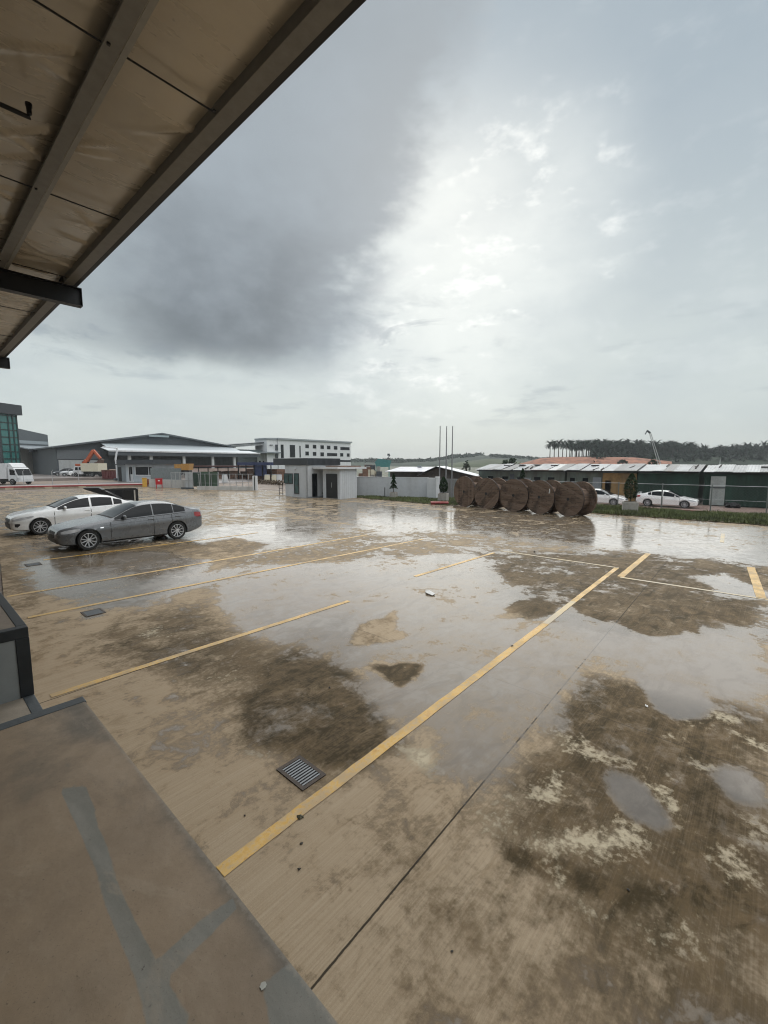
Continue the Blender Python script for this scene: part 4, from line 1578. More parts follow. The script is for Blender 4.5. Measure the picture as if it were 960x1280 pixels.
# small store in front
AX0, AX1, AY0, AY1 = 23.36, 25.25, 25.69, 27.76
bx('store_walls', M('guardhouse_light', (.55, .57, .59), .7, var=.05, grime=.2), gh, AX0, AX1, AY0, AY1, -.02, 2.38)
bx('store_roof', WHITE, gh, AX0 - .45, AX1 + .9, AY0 - .25, Y0 - .085, 2.40, 2.56)
bx('roof_tray', BROWNY, gh, AX0 + .6, AX1 + .7, AY0 + .2, Y0 - .5, 2.565, 2.66)
b = B()
for i in range(9):
    x = AX0 + .08 + i * .21
    b.box(x, x + .02, AY0 - .015, AY0 - .002, .02, 2.36)
b.build('wall_ribs', GW, gh)
(_, ya, za), (_, yb, zb_) = on_x(407.8, 592, AX0), on_x(422, 621, AX0)
b = B()
b.box(AX0 - .03, AX0 - .003, yb, ya, .04, za)
o = b.build('door', BLACK, gh)
b = B()
b.box(AX0 - .05, AX0 - .032, (ya + yb) / 2 - .02, (ya + yb) / 2 + .02, .9, 1.3)
b.build('handle', STEEL, o)
x, y = gp(404, 621)
b = B()
for k in range(60):
    a = random.uniform(0, 6.28)
    r_ = random.uniform(0, .22)
    c = Vector((r_ * math.cos(a), r_ * math.sin(a), random.uniform(.02, .4)))
    d = Vector((random.uniform(-1, 1), random.uniform(-1, 1), random.uniform(-.3, 1))) * .09
    e_ = Vector((random.uniform(-1, 1), random.uniform(-1, 1), random.uniform(-1, 1))) * .05
    b.face([c, c + d + e_, c + d * 1.6, c + d - e_])
tag(b.build('potted_shrub', LEAF, None, (x, y, 0), smooth='raw'), 'small dark shrub on the ground between the guardhouse doors', 'shrub')
# tubular bike rack / barrier by the guardhouse
x, y, _ = on_x(349, 612, X0 + .3)
br = thing('steel_barrier', 'small dark tubular barrier standing beside the guardhouse window', 'barrier', (x, y, 0))
b = B()
b.tube([(0, 0, 0), (0, 0, 1.15), (0, -.55, 1.15), (0, -.55, 0)], .03, 8)
b.build('frame', BLACK, br, smooth=40)
b = B()
b.tube([(0, 0, .6), (0, -.55, .6)], .025, 8)
b.tube([(0, 0, .2), (0, -.55, .2)], .025, 8)
b.build('rails', BLACK, br, smooth=40)

# ------------------------------------------------------------------ white boundary wall with end pillar
A_, B_w = Vector((26.5, 28.2, 0)), Vector((28.95, 21.1, 0))
d = (B_w - A_)
wl = thing('boundary_wall', 'plain grey-white rendered wall right of the guardhouse', 'wall', A_, math.atan2(d.y, d.x))
bx('panel', GREYW, wl, 0, d.length, 0, .15, -.1, 1.66)
bx('coping', WHITE, wl, 0, d.length, -.02, .17, 1.661, 1.70)
p0, p1 = pt(533.5, 620, 35.2), pt(545, 620, 34.6)
d = Vector((p1.x - p0.x, p1.y - p0.y, 0))
o = thing('wall_pillar', 'pale square pillar ending the grey-white wall', 'wall pillar', (p0.x, p0.y, 0), math.atan2(d.y, d.x))
bx('shaft', M('pillar_white', (.60, .615, .63), .7, var=.05, grime=.2), o, 0, d.length, 0, .5, -.1, 1.68)
bx('cap', WHITE, o, d.length - .12, d.length + .02, -.02, .5, 1.681, 1.80)

# ------------------------------------------------------------------ verges, planters, topiary
def inpoly(x, y, poly):
    c = False
    n = len(poly)
    for i in range(n):
        (xa, ya), (xb, yb) = poly[i], poly[(i + 1) % n]
        if (ya > y) != (yb > y) and x < (xb - xa) * (y - ya) / (yb - ya) + xa:
            c = not c
    return c

VERGE = M('verge_earth', (.085, .065, .04), .9, var=.4, scale=2, bump=.5, bscale=8)
def verge(poly, n, hmax, seed):
    b = B()
    vs_ = b.verts([(x, y, .03) for x, y in poly])
    vl = b.verts([(x, y, -.3) for x, y in poly])
    b.bm.faces.new(vs_)
    for i in range(len(poly)):
        j = (i + 1) % len(poly)
        b.bm.faces.new([vs_[i], vl[i], vl[j], vs_[j]])
    tag(b.build('verge', VERGE), kind='structure')
    rnd = random.Random(seed)
    x0, x1 = min(p[0] for p in poly), max(p[0] for p in poly)
    y0, y1 = min(p[1] for p in poly), max(p[1] for p in poly)
    V_, F_ = [], []
    k = 0
    while k < n:
        x, y = rnd.uniform(x0, x1), rnd.uniform(y0, y1)
        if not inpoly(x, y, poly):
            continue
        k += 1
        cl = .5 + .5 * math.sin(x * 1.3 + 2 * math.sin(y * .9)) * math.cos(y * 1.1 + x * .4)
        for _ in range(4):
            h_ = hmax * (.35 + .65 * cl) * rnd.uniform(.5, 1.1)
            a = rnd.uniform(0, 6.28)
            w = rnd.uniform(.012, .03)
            ox, oy = rnd.uniform(-.08, .08), rnd.uniform(-.08, .08)
            le = rnd.uniform(.1, .6) * h_
            ca, sa = math.cos(a), math.sin(a)
            i0 = len(V_)
            V_ += [(x + ox - sa * w, y + oy + ca * w, .02), (x + ox + sa * w, y + oy - ca * w, .02), (x + ox + ca * le, y + oy + sa * le, .03 + h_)]
            F_.append((i0, i0 + 1, i0 + 2))
    m = bpy.data.meshes.new('grass')
    m.from_pydata(V_, [], F_)
    m.materials.append(GRASSM)
    o = bpy.data.objects.new('grass', m)
    C.objects.link(o)
    tag(o, 'rough green grass growing along the edge of the yard', 'grass', kind='stuff')
verge([(26.25, 15.8), (26.25, -14), (30.6, -14), (30.6, 15.8)], 15000, .30, 1)
verge([(25.3, 25.62), (24.45, 16.4), (25.1, 15.85), (30.3, 15.85), (30.3, 19.4), (28.9, 20.9), (26.5, 28.1), (25.35, 28.1)], 3600, .17, 2)
# red-brown kerb along the outer edge of the verge
kb = B()
kb.box(30.62, 30.85, -14, 19.4, -.95, .12)
tag(kb.build('kerb', M('red_brown_kerb', (.19, .085, .06), .7, var=.3, scale=2, grime=.3)), kind='structure')

def topiary(label, x, y, z0, h, rad, kind, seed, tiers=3):
    root = thing('topiary_shrub', label, 'shrub', (x, y, z0))
    rnd = random.Random(seed)
    b = B()
    b.tube([(0, 0, 0), (.01, 0, h * .3), (0, .01, h * .8)], [.035, .03, .012], 6)
    b.build('trunk', BARK, root)
    V_, F_ = [], []
    for k in range(1500):
        u = rnd.random()
        if kind == 'tier':
            ph = (u * tiers) % 1
            t_ = int(u * tiers)
            rr = rad * (1 - .28 * t_) * (1 - ph) ** .7
            z = h * (.22 + .78 * u)
        else:
            rr = rad * math.sin(math.pi * min(1, .12 + .88 * u)) ** .6 * (1 - .35 * u)
            z = h * (.12 + .88 * u)
        rr *= math.sqrt(rnd.uniform(.35, 1.15))
        a = rnd.uniform(0, 6.28)
        c = Vector((rr * math.cos(a), rr * math.sin(a), z))
        d1 = Vector((rnd.uniform(-1, 1), rnd.uniform(-1, 1), rnd.uniform(-.6, 1))).normalized() * rnd.uniform(.03, .075)
        d2 = d1.cross(Vector((rnd.uniform(-1, 1), rnd.uniform(-1, 1), rnd.uniform(-1, 1)))).normalized() * rnd.uniform(.015, .035)
        i0 = len(V_)
        V_ += [c - d1, c + d2, c + d1, c - d2]
        F_.append((i0, i0 + 1, i0 + 2, i0 + 3))
    m = bpy.data.meshes.new('crown')
    m.from_pydata([tuple(v_) for v_ in V_], [], F_)
    m.materials.append(LEAF)
    o = bpy.data.objects.new('crown', m)
    C.objects.link(o)
    o.parent = root

def planter(label, x, y, w, h, rz=.3):
    o = thing('planter', label, 'planter', (x, y, 0), rz)
    b = B()
    b.box(-w / 2, w / 2, -w / 2, w / 2, .02, h)
    b.build('box', CONC, o, bevel=.02)
    b = B()
    b.box(-w / 2 + .06, w / 2 - .06, -w / 2 + .06, w / 2 - .06, h + .001, h + .02)
    b.build('soil', VERGE, o)
x, y = gp(785, 640.5); x += .4
planter('square concrete planter on the grass verge in front of the lane cars', x, y, .78, .60)
topiary('dense dark conical shrub in the planter in front of the lane cars', x, y, .6, 1.65, .42, 'cone', 5)
x, y = gp(554, 627)
planter('square concrete planter at the foot of the flagpoles', x, y, .66, .62)
topiary('dark bushy shrub in the planter at the flagpoles', x, y, .6, 1.25, .36, 'cone', 6)
x, y = gp(492, 622.5)
planter('low concrete planter against the grey-white wall', x, y, .52, .48)
topiary('dark tiered shrub in front of the grey-white wall', x, y, .45, 1.55, .34, 'tier', 7)
p = pt(653, 600, 31.5)
topiary('dark conical shrub whose tip shows above the middle cable drum', p.x, p.y, .03, 2.45, .45, 'tier', 8)
x, y = gp(481, 622)
b = B()
b.tube([(0, 0, 0), (0, 0, .85)], .035, 6)
tag(b.build('stake', BLACK, None, (x, y, 0)), 'thin dark stake standing in the grass before the grey-white wall', 'stake')

# flagpoles
for px, lab in ((549, 'left one of the three bare flagpoles'), (557, 'middle one of the three bare flagpoles'), (564.3, 'right one of the three bare flagpoles')):
    p = pt(px, 622, 35.3)
    o = thing('flagpole', lab + ' beside the wall pillar', 'flagpole', (p.x, p.y, 0), 0, 'flagpoles')
    zt = pt(px, 534.5, 35.3).z
    b = B()
    b.tube([(0, 0, 0), (0, 0, zt * .5), (0, 0, zt)], [.055, .048, .034], 10)
    b.build('pole', M('pole_steel', (.27, .27, .28), .4, .6, var=.1), o, smooth=40)
    b = B()
    b.lathe([(.001, 0), (.05, .02), (.05, .07), (.001, .09)], 10, 'Z', (0, 0, zt))
    b.build('finial', STEEL, o, smooth=40)
# red board on the ground
x, y = gp(549.5, 630.5)
rb = thing('red_board', 'flat red wooden platform lying at the edge of the grass by the cable drums', 'board', (x, y, 0), YAW - math.pi / 2 - .1)
bx('deck', RED, rb, -.62, .62, -.35, .45, .10, .17)
bx('bearer', RED, rb, -.58, .58, -.30, -.20, .004, .098)
bx('bearer', RED, rb, -.58, .58, .30, .40, .004, .098)

# chain-link fence along the lane
fx = 31.4
fz = -.55
fn = thing('chain_link_fence', 'thin chain-link fence on grey posts between the verge and the lane', 'fence', (fx, 0, 0))
ys_ = [7.5 - 2.45 * k for k in range(-4, 9)]
for y in ys_:
    b = B()
    b.tube([(0, y, fz - .4), (0, y, 1.62)], .032, 8)
    b.build('post', M('post_grey', (.16, .18, .17), .5, .3, var=.15), fn, smooth=40)
b = B()
b.tube([(0, ys_[0], 1.56), (0, ys_[-1], 1.56)], .014, 6)
b.tube([(0, ys_[0], .75), (0, ys_[-1], .75)], .006, 5)
b.tube([(0, ys_[0], 0), (0, ys_[-1], 0)], .006, 5)
b.build('rail', STEEL, fn)
b = B()
y = ys_[-1]
while y < ys_[0]:
    for s_ in (1, -1):
        ya, yb = (y, y + 1.9) if s_ > 0 else (y + 1.9, y)
        b.bar((0, ya, -.35), (0, yb, 1.55), .0035, .0035, up=(1, 0, 0))
    y += .16
b.build('mesh', M('mesh_wire', (.10, .12, .11), .5, .4), fn)

# ------------------------------------------------------------------ row of sheds on the far side of the lane
RZ = -.88
SX = 48.6
def y_at(px, x=SX):
    return on_x(px, 600, x)[1]

q = NB('corrugated_roof')
sx = q.N.new('ShaderNodeSeparateXYZ')
q.L.new(q.co, sx.inputs[0])
g = q.N.new('ShaderNodeNewGeometry')
n1 = q.noise(.8, 7, .65, sc=(.4, 1, 1))
n2 = q.noise(5, 6, .6, sc=(.3, 1, 1))
cr = q.mix(q.ss(n1, .35, .65), (.44, .45, .45), (.30, .31, .315))
cr = q.mix(q.ss(g.outputs['Random Per Island'], .55, 1.0, 0, .7), cr, (.60, .60, .58))
cr = q.mix(q.ss(g.outputs['Random Per Island'], .35, .0, 0, .75), cr, (.17, .165, .155))
cr = q.mix(q.ss(n2, .54, .70, 0, .7), cr, (.15, .12, .10))
q.L.new(cr, q.b.inputs['Base Color'])
q.b.inputs['Roughness'].default_value = .45
q.b.inputs['Metallic'].default_value = .15
ROOFM = q.m

def corrugated(x0, x1, y0, y1, z0, z1, parent, name='roof', pitch=.22, amp=.018, sheets=1.0, seed=0):
    """sheets laid side by side along y, sloping from the eave (x0,z0) to the ridge (x1,z1)"""
    rnd = random.Random(seed)
    b = B()
    y = y0
    while y < y1 - .05:
        ye = min(y1, y + sheets * rnd.uniform(.8, 1.3))
        dz = rnd.uniform(-.03, .05)
        ov = rnd.uniform(-.25, .14)
        n = max(3, int((ye - y) / pitch * 4))
        up, lo = [], []
        for i in range(n + 1):
            yy = y + (ye - y) * i / n
            w = amp * math.cos(2 * math.pi * (yy - y) / pitch)
            lo.append((x0 + ov, yy, z0 + w + dz))
            up.append((x1, yy, z1 + w + dz))
        vl, vu = b.verts(lo), b.verts(up)
        vl2, vu2 = b.verts([(p[0], p[1], p[2] - .012) for p in lo]), b.verts([(p[0], p[1], p[2] - .012) for p in up])
        for i in range(n):
            b.bm.faces.new([vl[i], vl[i + 1], vu[i + 1], vu[i]])
            b.bm.faces.new([vl2[i + 1], vl2[i], vu2[i], vu2[i + 1]])
            b.bm.faces.new([vl[i + 1], vl[i], vl2[i], vl2[i + 1]])
        y = ye + .004
    return b.build(name, ROOFM, parent, smooth='raw')

DARKW_ = M('dark_roof_timber', (.05, .042, .035), .8, var=.4)
NET = M('green_netting', (.012, .038, .026), .75, var=.45, scale=1.0, bump=.6, bscale=2.5, stretch=(1, 1, .35))
SHEDW = M('weathered_green_board', (.115, .145, .125), .75, var=.35, scale=1.6, grime=.6, stretch=(1, 1, .3))
YELW = M('ochre_board', (.27, .165, .06), .7, var=.3, scale=1.6, grime=.8)
def shed(label, pl, pr, wall, eave=2.12, ridge=2.80, depth=5.0, x=SX, seed=0, wins=(), panels=(), folds=False):
    y1, y0 = y_at(pl, x), y_at(pr, x)
    L_ = y1 - y0
    o = thing('site_shed', label, 'shed', (x, y0, RZ))
    e_, r_ = eave - RZ, ridge - RZ
    bx('wall', wall, o, 0, depth, .02, L_ - .02, -.1, e_ - .08)
    corrugated(-.55, depth * .62, -.12, L_ + .1, e_, r_, o, seed=seed)
    corrugated(depth + .5, depth * .62 + .01, -.12, L_ + .1, e_ + .05, r_ - .02, o, seed=seed + 9)
    b = B()
    b.extrude([(-.50, -.04, e_ - .07), (depth, -.04, e_ - .07), (depth * .62, -.04, r_ - .06)], (0, .05, 0))
    b.extrude([(-.50, L_ - .02, e_ - .07), (depth, L_ - .02, e_ - .07), (depth * .62, L_ - .02, r_ - .06)], (0, .05, 0))
    b.build('gable', DARKG, o)
    bx('fascia', BLACK, o, -.50, -.46, 0, L_, e_ - .16, e_ - .04)
    rs = random.Random(seed + 40)
    for k in range(int(L_ / 1.6)):
        y = rs.uniform(.3, L_ - .8)
        u = rs.uniform(.15, .95)
        xx, zz_ = -.5 + (depth * .62 + .5) * u, e_ + (r_ - e_) * u
        bb = B()
        if rs.random() < .5:
            bb.bar((xx - .7, y, zz_ - .05), (xx + .6, y + rs.uniform(-.3, .3), zz_ + .16), .09, .09)
            bb.build('roof_timber', DARKW_, o)
        else:
            bb.box(xx - .25, xx + .25, y - .35, y + .35, zz_ + .02, zz_ + .12)
            bb.build('roof_weight', DARKW_, o)
    for (ya, yb, za, zb_) in wins:
        f = B()
        f.box(-.045, -.003, L_ * ya, L_ * yb, za, za + .05)
        f.box(-.045, -.003, L_ * ya, L_ * yb, zb_, zb_ + .05)
        f.box(-.045, -.003, L_ * ya, L_ * ya + .05, za + .05, zb_)
        f.box(-.045, -.003, L_ * yb - .05, L_ * yb, za + .05, zb_)
        fo = f.build('window', SHEDW, o)
        bx('pane', GLASSD, fo, -.02, -.006, L_ * ya + .05, L_ * yb - .05, za + .05, zb_)
    for nm_, mat, ya, yb, za, zb_ in panels:
        bx(nm_, mat, o, -.06, -.004, L_ * ya, L_ * yb, za, zb_)
    if folds:
        rnd = random.Random(seed)
        n = int(L_ / .12)
        b = B()
        top, bot = [], []
        for i in range(n + 1):
            y = L_ * i / n
            w = .10 * math.sin(y * 2.2 + 1.3 * math.sin(y * 1.1)) + rnd.uniform(-.03, .03)
            top.append((-.22 + .3 * w, y, e_ - .25))
            bot.append((-.22 + w, y, .04))
        rows = [top] + [[(t_[0] + (u_[0] - t_[0]) * k / 6, t_[1] + .06 * math.sin(k * 2 + t_[1]), t_[2] + (u_[2] - t_[2]) * k / 6) for t_, u_ in zip(top, bot)] for k in range(1, 7)]
        rr = [b.verts(r__) for r__ in rows]
        for r0, r1 in zip(rr, rr[1:]):
            for i in range(n):
                b.bm.faces.new([r0[i], r0[i + 1], r1[i + 1], r1[i]])
        b.build('netting', NET, o, smooth='raw')
    return o
shed('long shed with pale patchy roof and grey-green boards behind the cable drums', 598, 706, SHEDW, seed=1,
     wins=[(.10, .18, 1.5, 2.2), (.25, .33, 1.5, 2.2), (.45, .52, 1.4, 2.2), (.62, .70, 1.5, 2.2), (.80, .88, 1.5, 2.2)],
     panels=[('door', MIDG, .36, .43, 0, 2.1), ('board', DARKG, .55, .60, 0, 2.5)])
shed('shed with ochre yellow end wall and pale corrugated roof', 708, 796, SHEDW, seed=2,
     wins=[(.86, .95, 1.4, 2.2), (.66, .76, 1.4, 2.2)],
     panels=[('ochre_panel', YELW, .0, .46, 0, 2.75), ('door', BROWNY, .34, .42, 0, 2.0), ('board', MIDG, .48, .60, 0, 2.3)])
shed('shed with dark ragged roof edge and green boards behind the white saloon', 798, 874, M('dull_green_board', (.045, .085, .062), .75, var=.4, grime=.5), seed=3, ridge=2.74, folds=True,
     panels=[('board', M('dark_green_sheet', (.02, .05, .035), .7, var=.3), .5, .9, 0, 2.5)])
y1s = y_at(874)
sh4 = shed('rightmost shed, draped in dark green netting under a new corrugated roof', 881, 1010, M('netted_wall', (.015, .03, .023), .8, var=.4), seed=4, ridge=2.72, folds=True)
p = on_x(898, 600, SX)
dd = thing('sheet_door', 'pale grey tall sheet door leaning in the green netting at the right', 'door', (SX - .42, p[1] - .55, RZ))
bx('leaf', M('pale_sheet', (.33, .36, .35), .6, var=.15, grime=.3), dd, 0, .04, 0, 1.05, .05, 2.6)
bx('ledge', DARKG, dd, -.03, -.002, 0, 1.05, 1.55, 1.66)
# a heap by the netting
x, y, z = on_x(915, 633, 46.8)
b = B()
for k in range(26):
    c = Vector((random.uniform(-.3, .3), random.uniform(-.45, .45), random.uniform(.05, .3)))
    s_ = random.uniform(.08, .2)
    b.box(-s_, s_, -s_, s_, -s_ * .5, s_ * .5, Matrix.Translation(c) @ Matrix.Rotation(random.uniform(0, 3), 4, Vector((random.random(), random.random(), random.random()))))
tag(b.build('rubble_heap', BLACK, None, (x, y, RZ)), 'small dark heap of rubbish at the foot of the green netting', 'rubble')

# shacks behind the white wall
def shack_gable(label, pl, pr, t, zr, ze, mat_w, depth=7):
    a, c = pt(pl, 600, t), pt(pr, 600, t * .97)
    d = Vector((c.x - a.x, c.y - a.y, 0))
    o = thing('tin_shack', label, 'shack', (a.x, a.y, -.5), math.atan2(d.y, d.x))
    L_ = d.length
    b = B()
    b.extrude([(.1, 0, 0), (L_ - .1, 0, 0), (L_ - .1, 0, ze + .4), (L_ * .30, 0, zr + .4), (.1, 0, ze + .5)], (0, depth, 0))
    b.build('wall', mat_w, o)
    for (x0, z0), (x1, z1), nm_ in (((-.5, ze + .35), (L_ * .30, zr + .55), 'roof'), ((L_ * .30, zr + .55), (L_ + .5, ze + .30), 'roof')):
        b = B()
        b.extrude([(x0, -.6, z0), (x1, -.6, z1), (x1, -.6, z1 + .05), (x0, -.6, z0 + .05)], (0, depth + 1, 0))
        b.build(nm_, PALE if x0 > 0 else DARKG, o)
    return o
DARKW = M('dark_shack_board', (.045, .04, .035), .8, var=.5, scale=1.5)
shack_gable('dark open-gabled tin shack with grey roof behind the flagpoles', 527, 592, 52, 2.45, 1.55, DARKW)
a, c = pt(486, 600, 62), pt(535, 600, 60)
d = Vector((c.x - a.x, c.y - a.y, 0))
o = thing('tin_shed', 'low shed with bright white sheet roof showing above the grey-white wall', 'shed', (a.x, a.y, -.4), math.atan2(d.y, d.x))
bx('wall', DARKW, o, .2, d.length - .1, 0, 6, -.1, 2.05)
b = B()
b.extrude([(-.3, -.7, 2.12), (d.length + .1, -.7, 2.12), (d.length + .1, 4, 2.72), (.5, 4, 2.72)], (0, 0, .06))
b.build('roof', M('white_sheet_roof', (.62, .62, .65), .5, var=.06, grime=.3), o)
bx('roof_vent', MIDG, o, d.length * .58, d.length * .68, 3.0, 3.5, 2.73, 2.95)
# corrugated screen between the wall pillar and the drums
a, c = pt(546, 620, 40), pt(606, 620, 38)
d = Vector((c.x - a.x, c.y - a.y, 0))
o = thing('corrugated_screen', 'grey corrugated sheet screen behind the flagpoles and leftmost cable drums', 'fence', (a.x, a.y, -.6), math.atan2(d.y, d.x))
b = B()
n = int(d.length / .05)
tp, bt = [], []
for i in range(n + 1):
    xx = d.length * i / n
    yy = .03 * math.cos(xx * 2 * math.pi / .24)
    tp.append((xx, yy, 2.05))
    bt.append((xx, yy, -.2))
vt, vb = b.verts(tp), b.verts(bt)
for i in range(n):
    b.bm.faces.new([vb[i], vb[i + 1], vt[i + 1], vt[i]])
b.build('sheet', M('screen_sheet', (.22, .235, .235), .6, .2, var=.15, grime=.5), o, smooth='raw')
bx('rail', STEEL, o, 0, d.length, .04, .10, 1.96, 2.06)

# teal machine hopper and clutter behind the guardhouse roof
p = pt(479, 588, 88)
o = thing('teal_plant_hopper', 'teal steel batching hopper on legs beyond the white-roofed shed', 'hopper', (p.x, p.y, 0), YAW - math.pi / 2)
TEAL = M('teal_paint', (.06, .20, .20), .5, var=.25)
b = B()
b.extrude([(-1.4, 0, 2.2), (1.3, 0, 2.2), (1.7, 0, 3.5), (-1.0, 0, 3.9), (-1.7, 0, 3.2)], (0, 2, 0))
b.build('hopper', TEAL, o)
for xx in (-1.3, 1.2):
    for yy in (.1, 1.8):
        bx('leg', TEAL, o, xx - .1, xx + .1, yy - .1, yy + .1, 0, 2.25)
b = B()
b.bar((.6, 1, 3.6), (1.4, 1, 4.6), .16)
b.lathe([(.25, 0), (.25, .4)], 10, 'Z', (1.1, 1, 4.5))
b.build('vent_stack', DARKG, o)
rnd = random.Random(5)
for k, (px, lab) in enumerate(((457, 'rusty stack of scrap right behind the guardhouse roof'), (464, 'brown scrap container beside the teal hopper'), (470, 'pale crate among the scrap beside the teal hopper'))):
    p = pt(px, 600, 70)
    o = thing('scrap_stack', lab, 'scrap', (p.x, p.y, 0), YAW - math.pi / 2)
    for j in range(6):
        xx, zz = rnd.uniform(-.8, .8), rnd.uniform(.3, 2.2)
        w_, h_ = rnd.uniform(.3, .8), rnd.uniform(.2, .6)
        bx('piece', [BROWNY, CONC, CREAM, DARKG][(k + j) % 4], o, xx - w_, xx + w_, j * .3, j * .3 + .25, 0, zz + h_)

# ------------------------------------------------------------------ left-hand boundary: kerb, gates, low wall
a, c = Vector((-14, 68.6, 0)), Vector((20.6, 58.4, 0))
d = c - a
kb = thing('entrance_kerb', 'long raised concrete kerb with red painted lip along the left boundary', 'kerb', a, math.atan2(d.y, d.x))
b = B()
b.box(0, d.length, 0, .3, -.05, .20)
b.build('base', M('tan_kerb', (.30, .25, .19), .75, var=.15, grime=.4), kb)
bx('red_lip', RED, kb, 0, d.length + .02, -.03, .28, .203, .36)
bx('top', M('pink_concrete', (.36, .31, .29), .7, var=.1), kb, 0, d.length, .282, 2.4, .15, .352)
for px in (15, 60, 101):
    p = pt(px, 612, 48.5)
    loc = Vector((p.x, p.y, 0)) - a
    u = loc.dot(d.normalized())
    bx('block', M('tan_block', (.40, .34, .25), .8, var=.1), kb, u - .35, u + .35, -.16, -.032, -.02, .22)
bx('end_post', RED, kb, d.length + .022, d.length + .14, -.05, .3, 0, .75)

# chain-link posts standing on the kerb
for px, lab in ((30, 'left one of the three thin fence posts beyond the red kerb'), (66, 'middle one of the three thin fence posts beyond the red kerb'), (99, 'right one of the three thin fence posts beyond the red kerb')):
    p = pt(px, 607, 52)
    b = B()
    b.tube([(0, 0, 0), (0, 0, 1.75)], .035, 6)
    b.tube([(0, 0, 1.74), (.1, -.15, 1.95)], .025, 6)
    tag(b.build('fence_post', STEEL, None, (p.x, p.y, .16)), lab, 'fence post', 'thin fence posts beyond the red kerb')

def facing(pl, pr, t0, t1, base=0.0):
    a, c = pt(pl, 600, t0), pt(pr, 600, t1)
    d = Vector((c.x - a.x, c.y - a.y, 0))
    return (a.x, a.y, base), math.atan2(d.y, d.x), d.length

# low white wall sections
WALLW = M('white_low_wall', (.50, .49, .47), .75, var=.08, grime=.4)
loc, rz, L_ = facing(186, 237, 53, 50)
o = thing('low_wall', 'low white boundary wall behind the red hydrant cabinet', 'wall', loc, rz)
bx('panel', WALLW, o, 0, L_, 0, .15, -.05, .95)
bx('mesh_panel', M('grey_mesh', (.20, .23, .24), .6, .2, var=.15), o, .3, L_ * .8, .05, .08, .96, 2.3)
loc, rz, L_ = facing(246, 316, 47, 46)
o = thing('railing_wall', 'low white wall with thin steel railings left of the white gate post', 'wall', loc, rz)
bx('panel', WALLW, o, 0, L_, 0, .15, -.05, .42)
for k in range(9):
    x = L_ * (k + .3) / 9
    bx('railing_post', STEEL, o, x - .025, x + .025, .05, .10, .42, 1.75)
b = B()
b.tube([(0, .075, 1.72), (L_, .075, 1.72)], .02, 6)
b.tube([(0, .075, .75), (L_, .075, .75)], .012, 6)
b.build('railing', STEEL, o)
loc, rz, L_ = facing(250, 272, 46.9, 46.6)
o = thing('sheeted_gate', 'dark green sheeted gate panel behind the low white wall', 'gate', (loc[0], loc[1], 0), rz)
bx('sheet', M('dark_green_cloth', (.045, .085, .055), .7, var=.25, grime=.3, stretch=(1, 1, .3)), o, 0, L_, .2, .24, .40, 1.98)
for k in (0, 1, 2):
    bx('post', STEEL, o, L_ * k / 2 - .03, L_ * k / 2 + .03, .12, .19, 0, 1.95)
loc, rz, L_ = facing(240, 249, 49, 48.8)
o = thing('green_gate_leaf', 'folded narrow green gate leaf left of the green gate panel', 'gate', loc, rz)
bx('sheet', M('dark_green_cloth2', (.03, .055, .04), .7, var=.25), o, 0, L_, .2, .24, .25, 1.85)
bx('frame', STEEL, o, 0, L_, .13, .19, 1.86, 1.92)
loc, rz, L_ = facing(214, 241, 49.5, 48.5)
o = thing('sliding_gate', 'tubular steel sliding gate standing open beside the green panels', 'gate', loc, rz)
b = B()
for z in (.12, 1.0, 1.86):
    b.tube([(0, 0, z), (L_, 0, z)], .03, 6)
for k in range(6):
    b.tube([(L_ * k / 5, 0, .12), (L_ * k / 5, 0, 1.86)], .03, 6)
b.build('frame', STEEL, o)
b = B()
for k in range(24):
    b.tube([(L_ * (k + .5) / 24, 0, .14), (L_ * (k + .5) / 24, 0, 1.84)], .012, 5)
b.build('bars', STEEL, o)
bx('sheet', PALE, o, L_ * .64, L_ * .98, .06, .10, .16, 1.9)
bx('track', DARKG, o, L_ * .5, L_ * 1.05, -.2, -.05, .0, .18)
loc, rz, L_ = facing(315.5, 320.6, 46, 46)
o = thing('gate_post', 'white rendered gate post with dark slot beside the yard entrance', 'gate post', loc, rz)
bx('post', WHITE, o, 0, L_ * .36, 0, .4, -.02, 1.55)
bx('post', WHITE, o, L_ * .62, L_, 0, .4, -.02, 1.55)
bx('slot', BLACK, o, L_ * .36 + .002, L_ * .62 - .002, .05, .35, -.02, 1.5)

# red hydrant cabinet, yellow motor box
p = pt(199, 609, 50.5)
o = thing('hose_cabinet', 'bright red fire hose cabinet on two legs before the low wall', 'cabinet', (p.x, p.y, 0), YAW - math.pi / 2 + .4)
BRED = M('bright_red_paint', (.45, .012, .018), .4, var=.1)
bx('cabinet', BRED, o, -.36, .36, 0, .25, .42, 1.08)
bx('leg', BRED, o, -.33, -.26, .05, .2, 0, .42)
bx('leg', BRED, o, .26, .33, .05, .2, 0, .42)
bx('roof', BRED, o, -.42, .42, -.05, .3, 1.082, 1.13)
bx('sign', WHITE, o, -.10, .10, -.006, -.001, .8, .95)
p = pt(182, 604, 53)
o = thing('barrier_box', 'yellow barrier motor box at the end of the red kerb', 'barrier box', (p.x, p.y, 0), YAW - math.pi / 2 + .5)
bx('cabinet', YELLOWP, o, -.35, .15, 0, .4, 0, 1.05)
bx('lid', YELLOWP, o, -.40, .20, -.04, .44, 1.052, 1.12)
p = pt(187.5, 604, 53.5)
o = thing('rust_box', 'rust brown box standing beside the yellow barrier box', 'box', (p.x, p.y, 0), YAW - math.pi / 2 + .4)
bx('case', M('rust_brown', (.22, .07, .035), .7, var=.3), o, -.3, .38, 0, .4, .3, .95)
bx('plinth', CONC, o, -.25, .33, .05, .35, 0, .298)
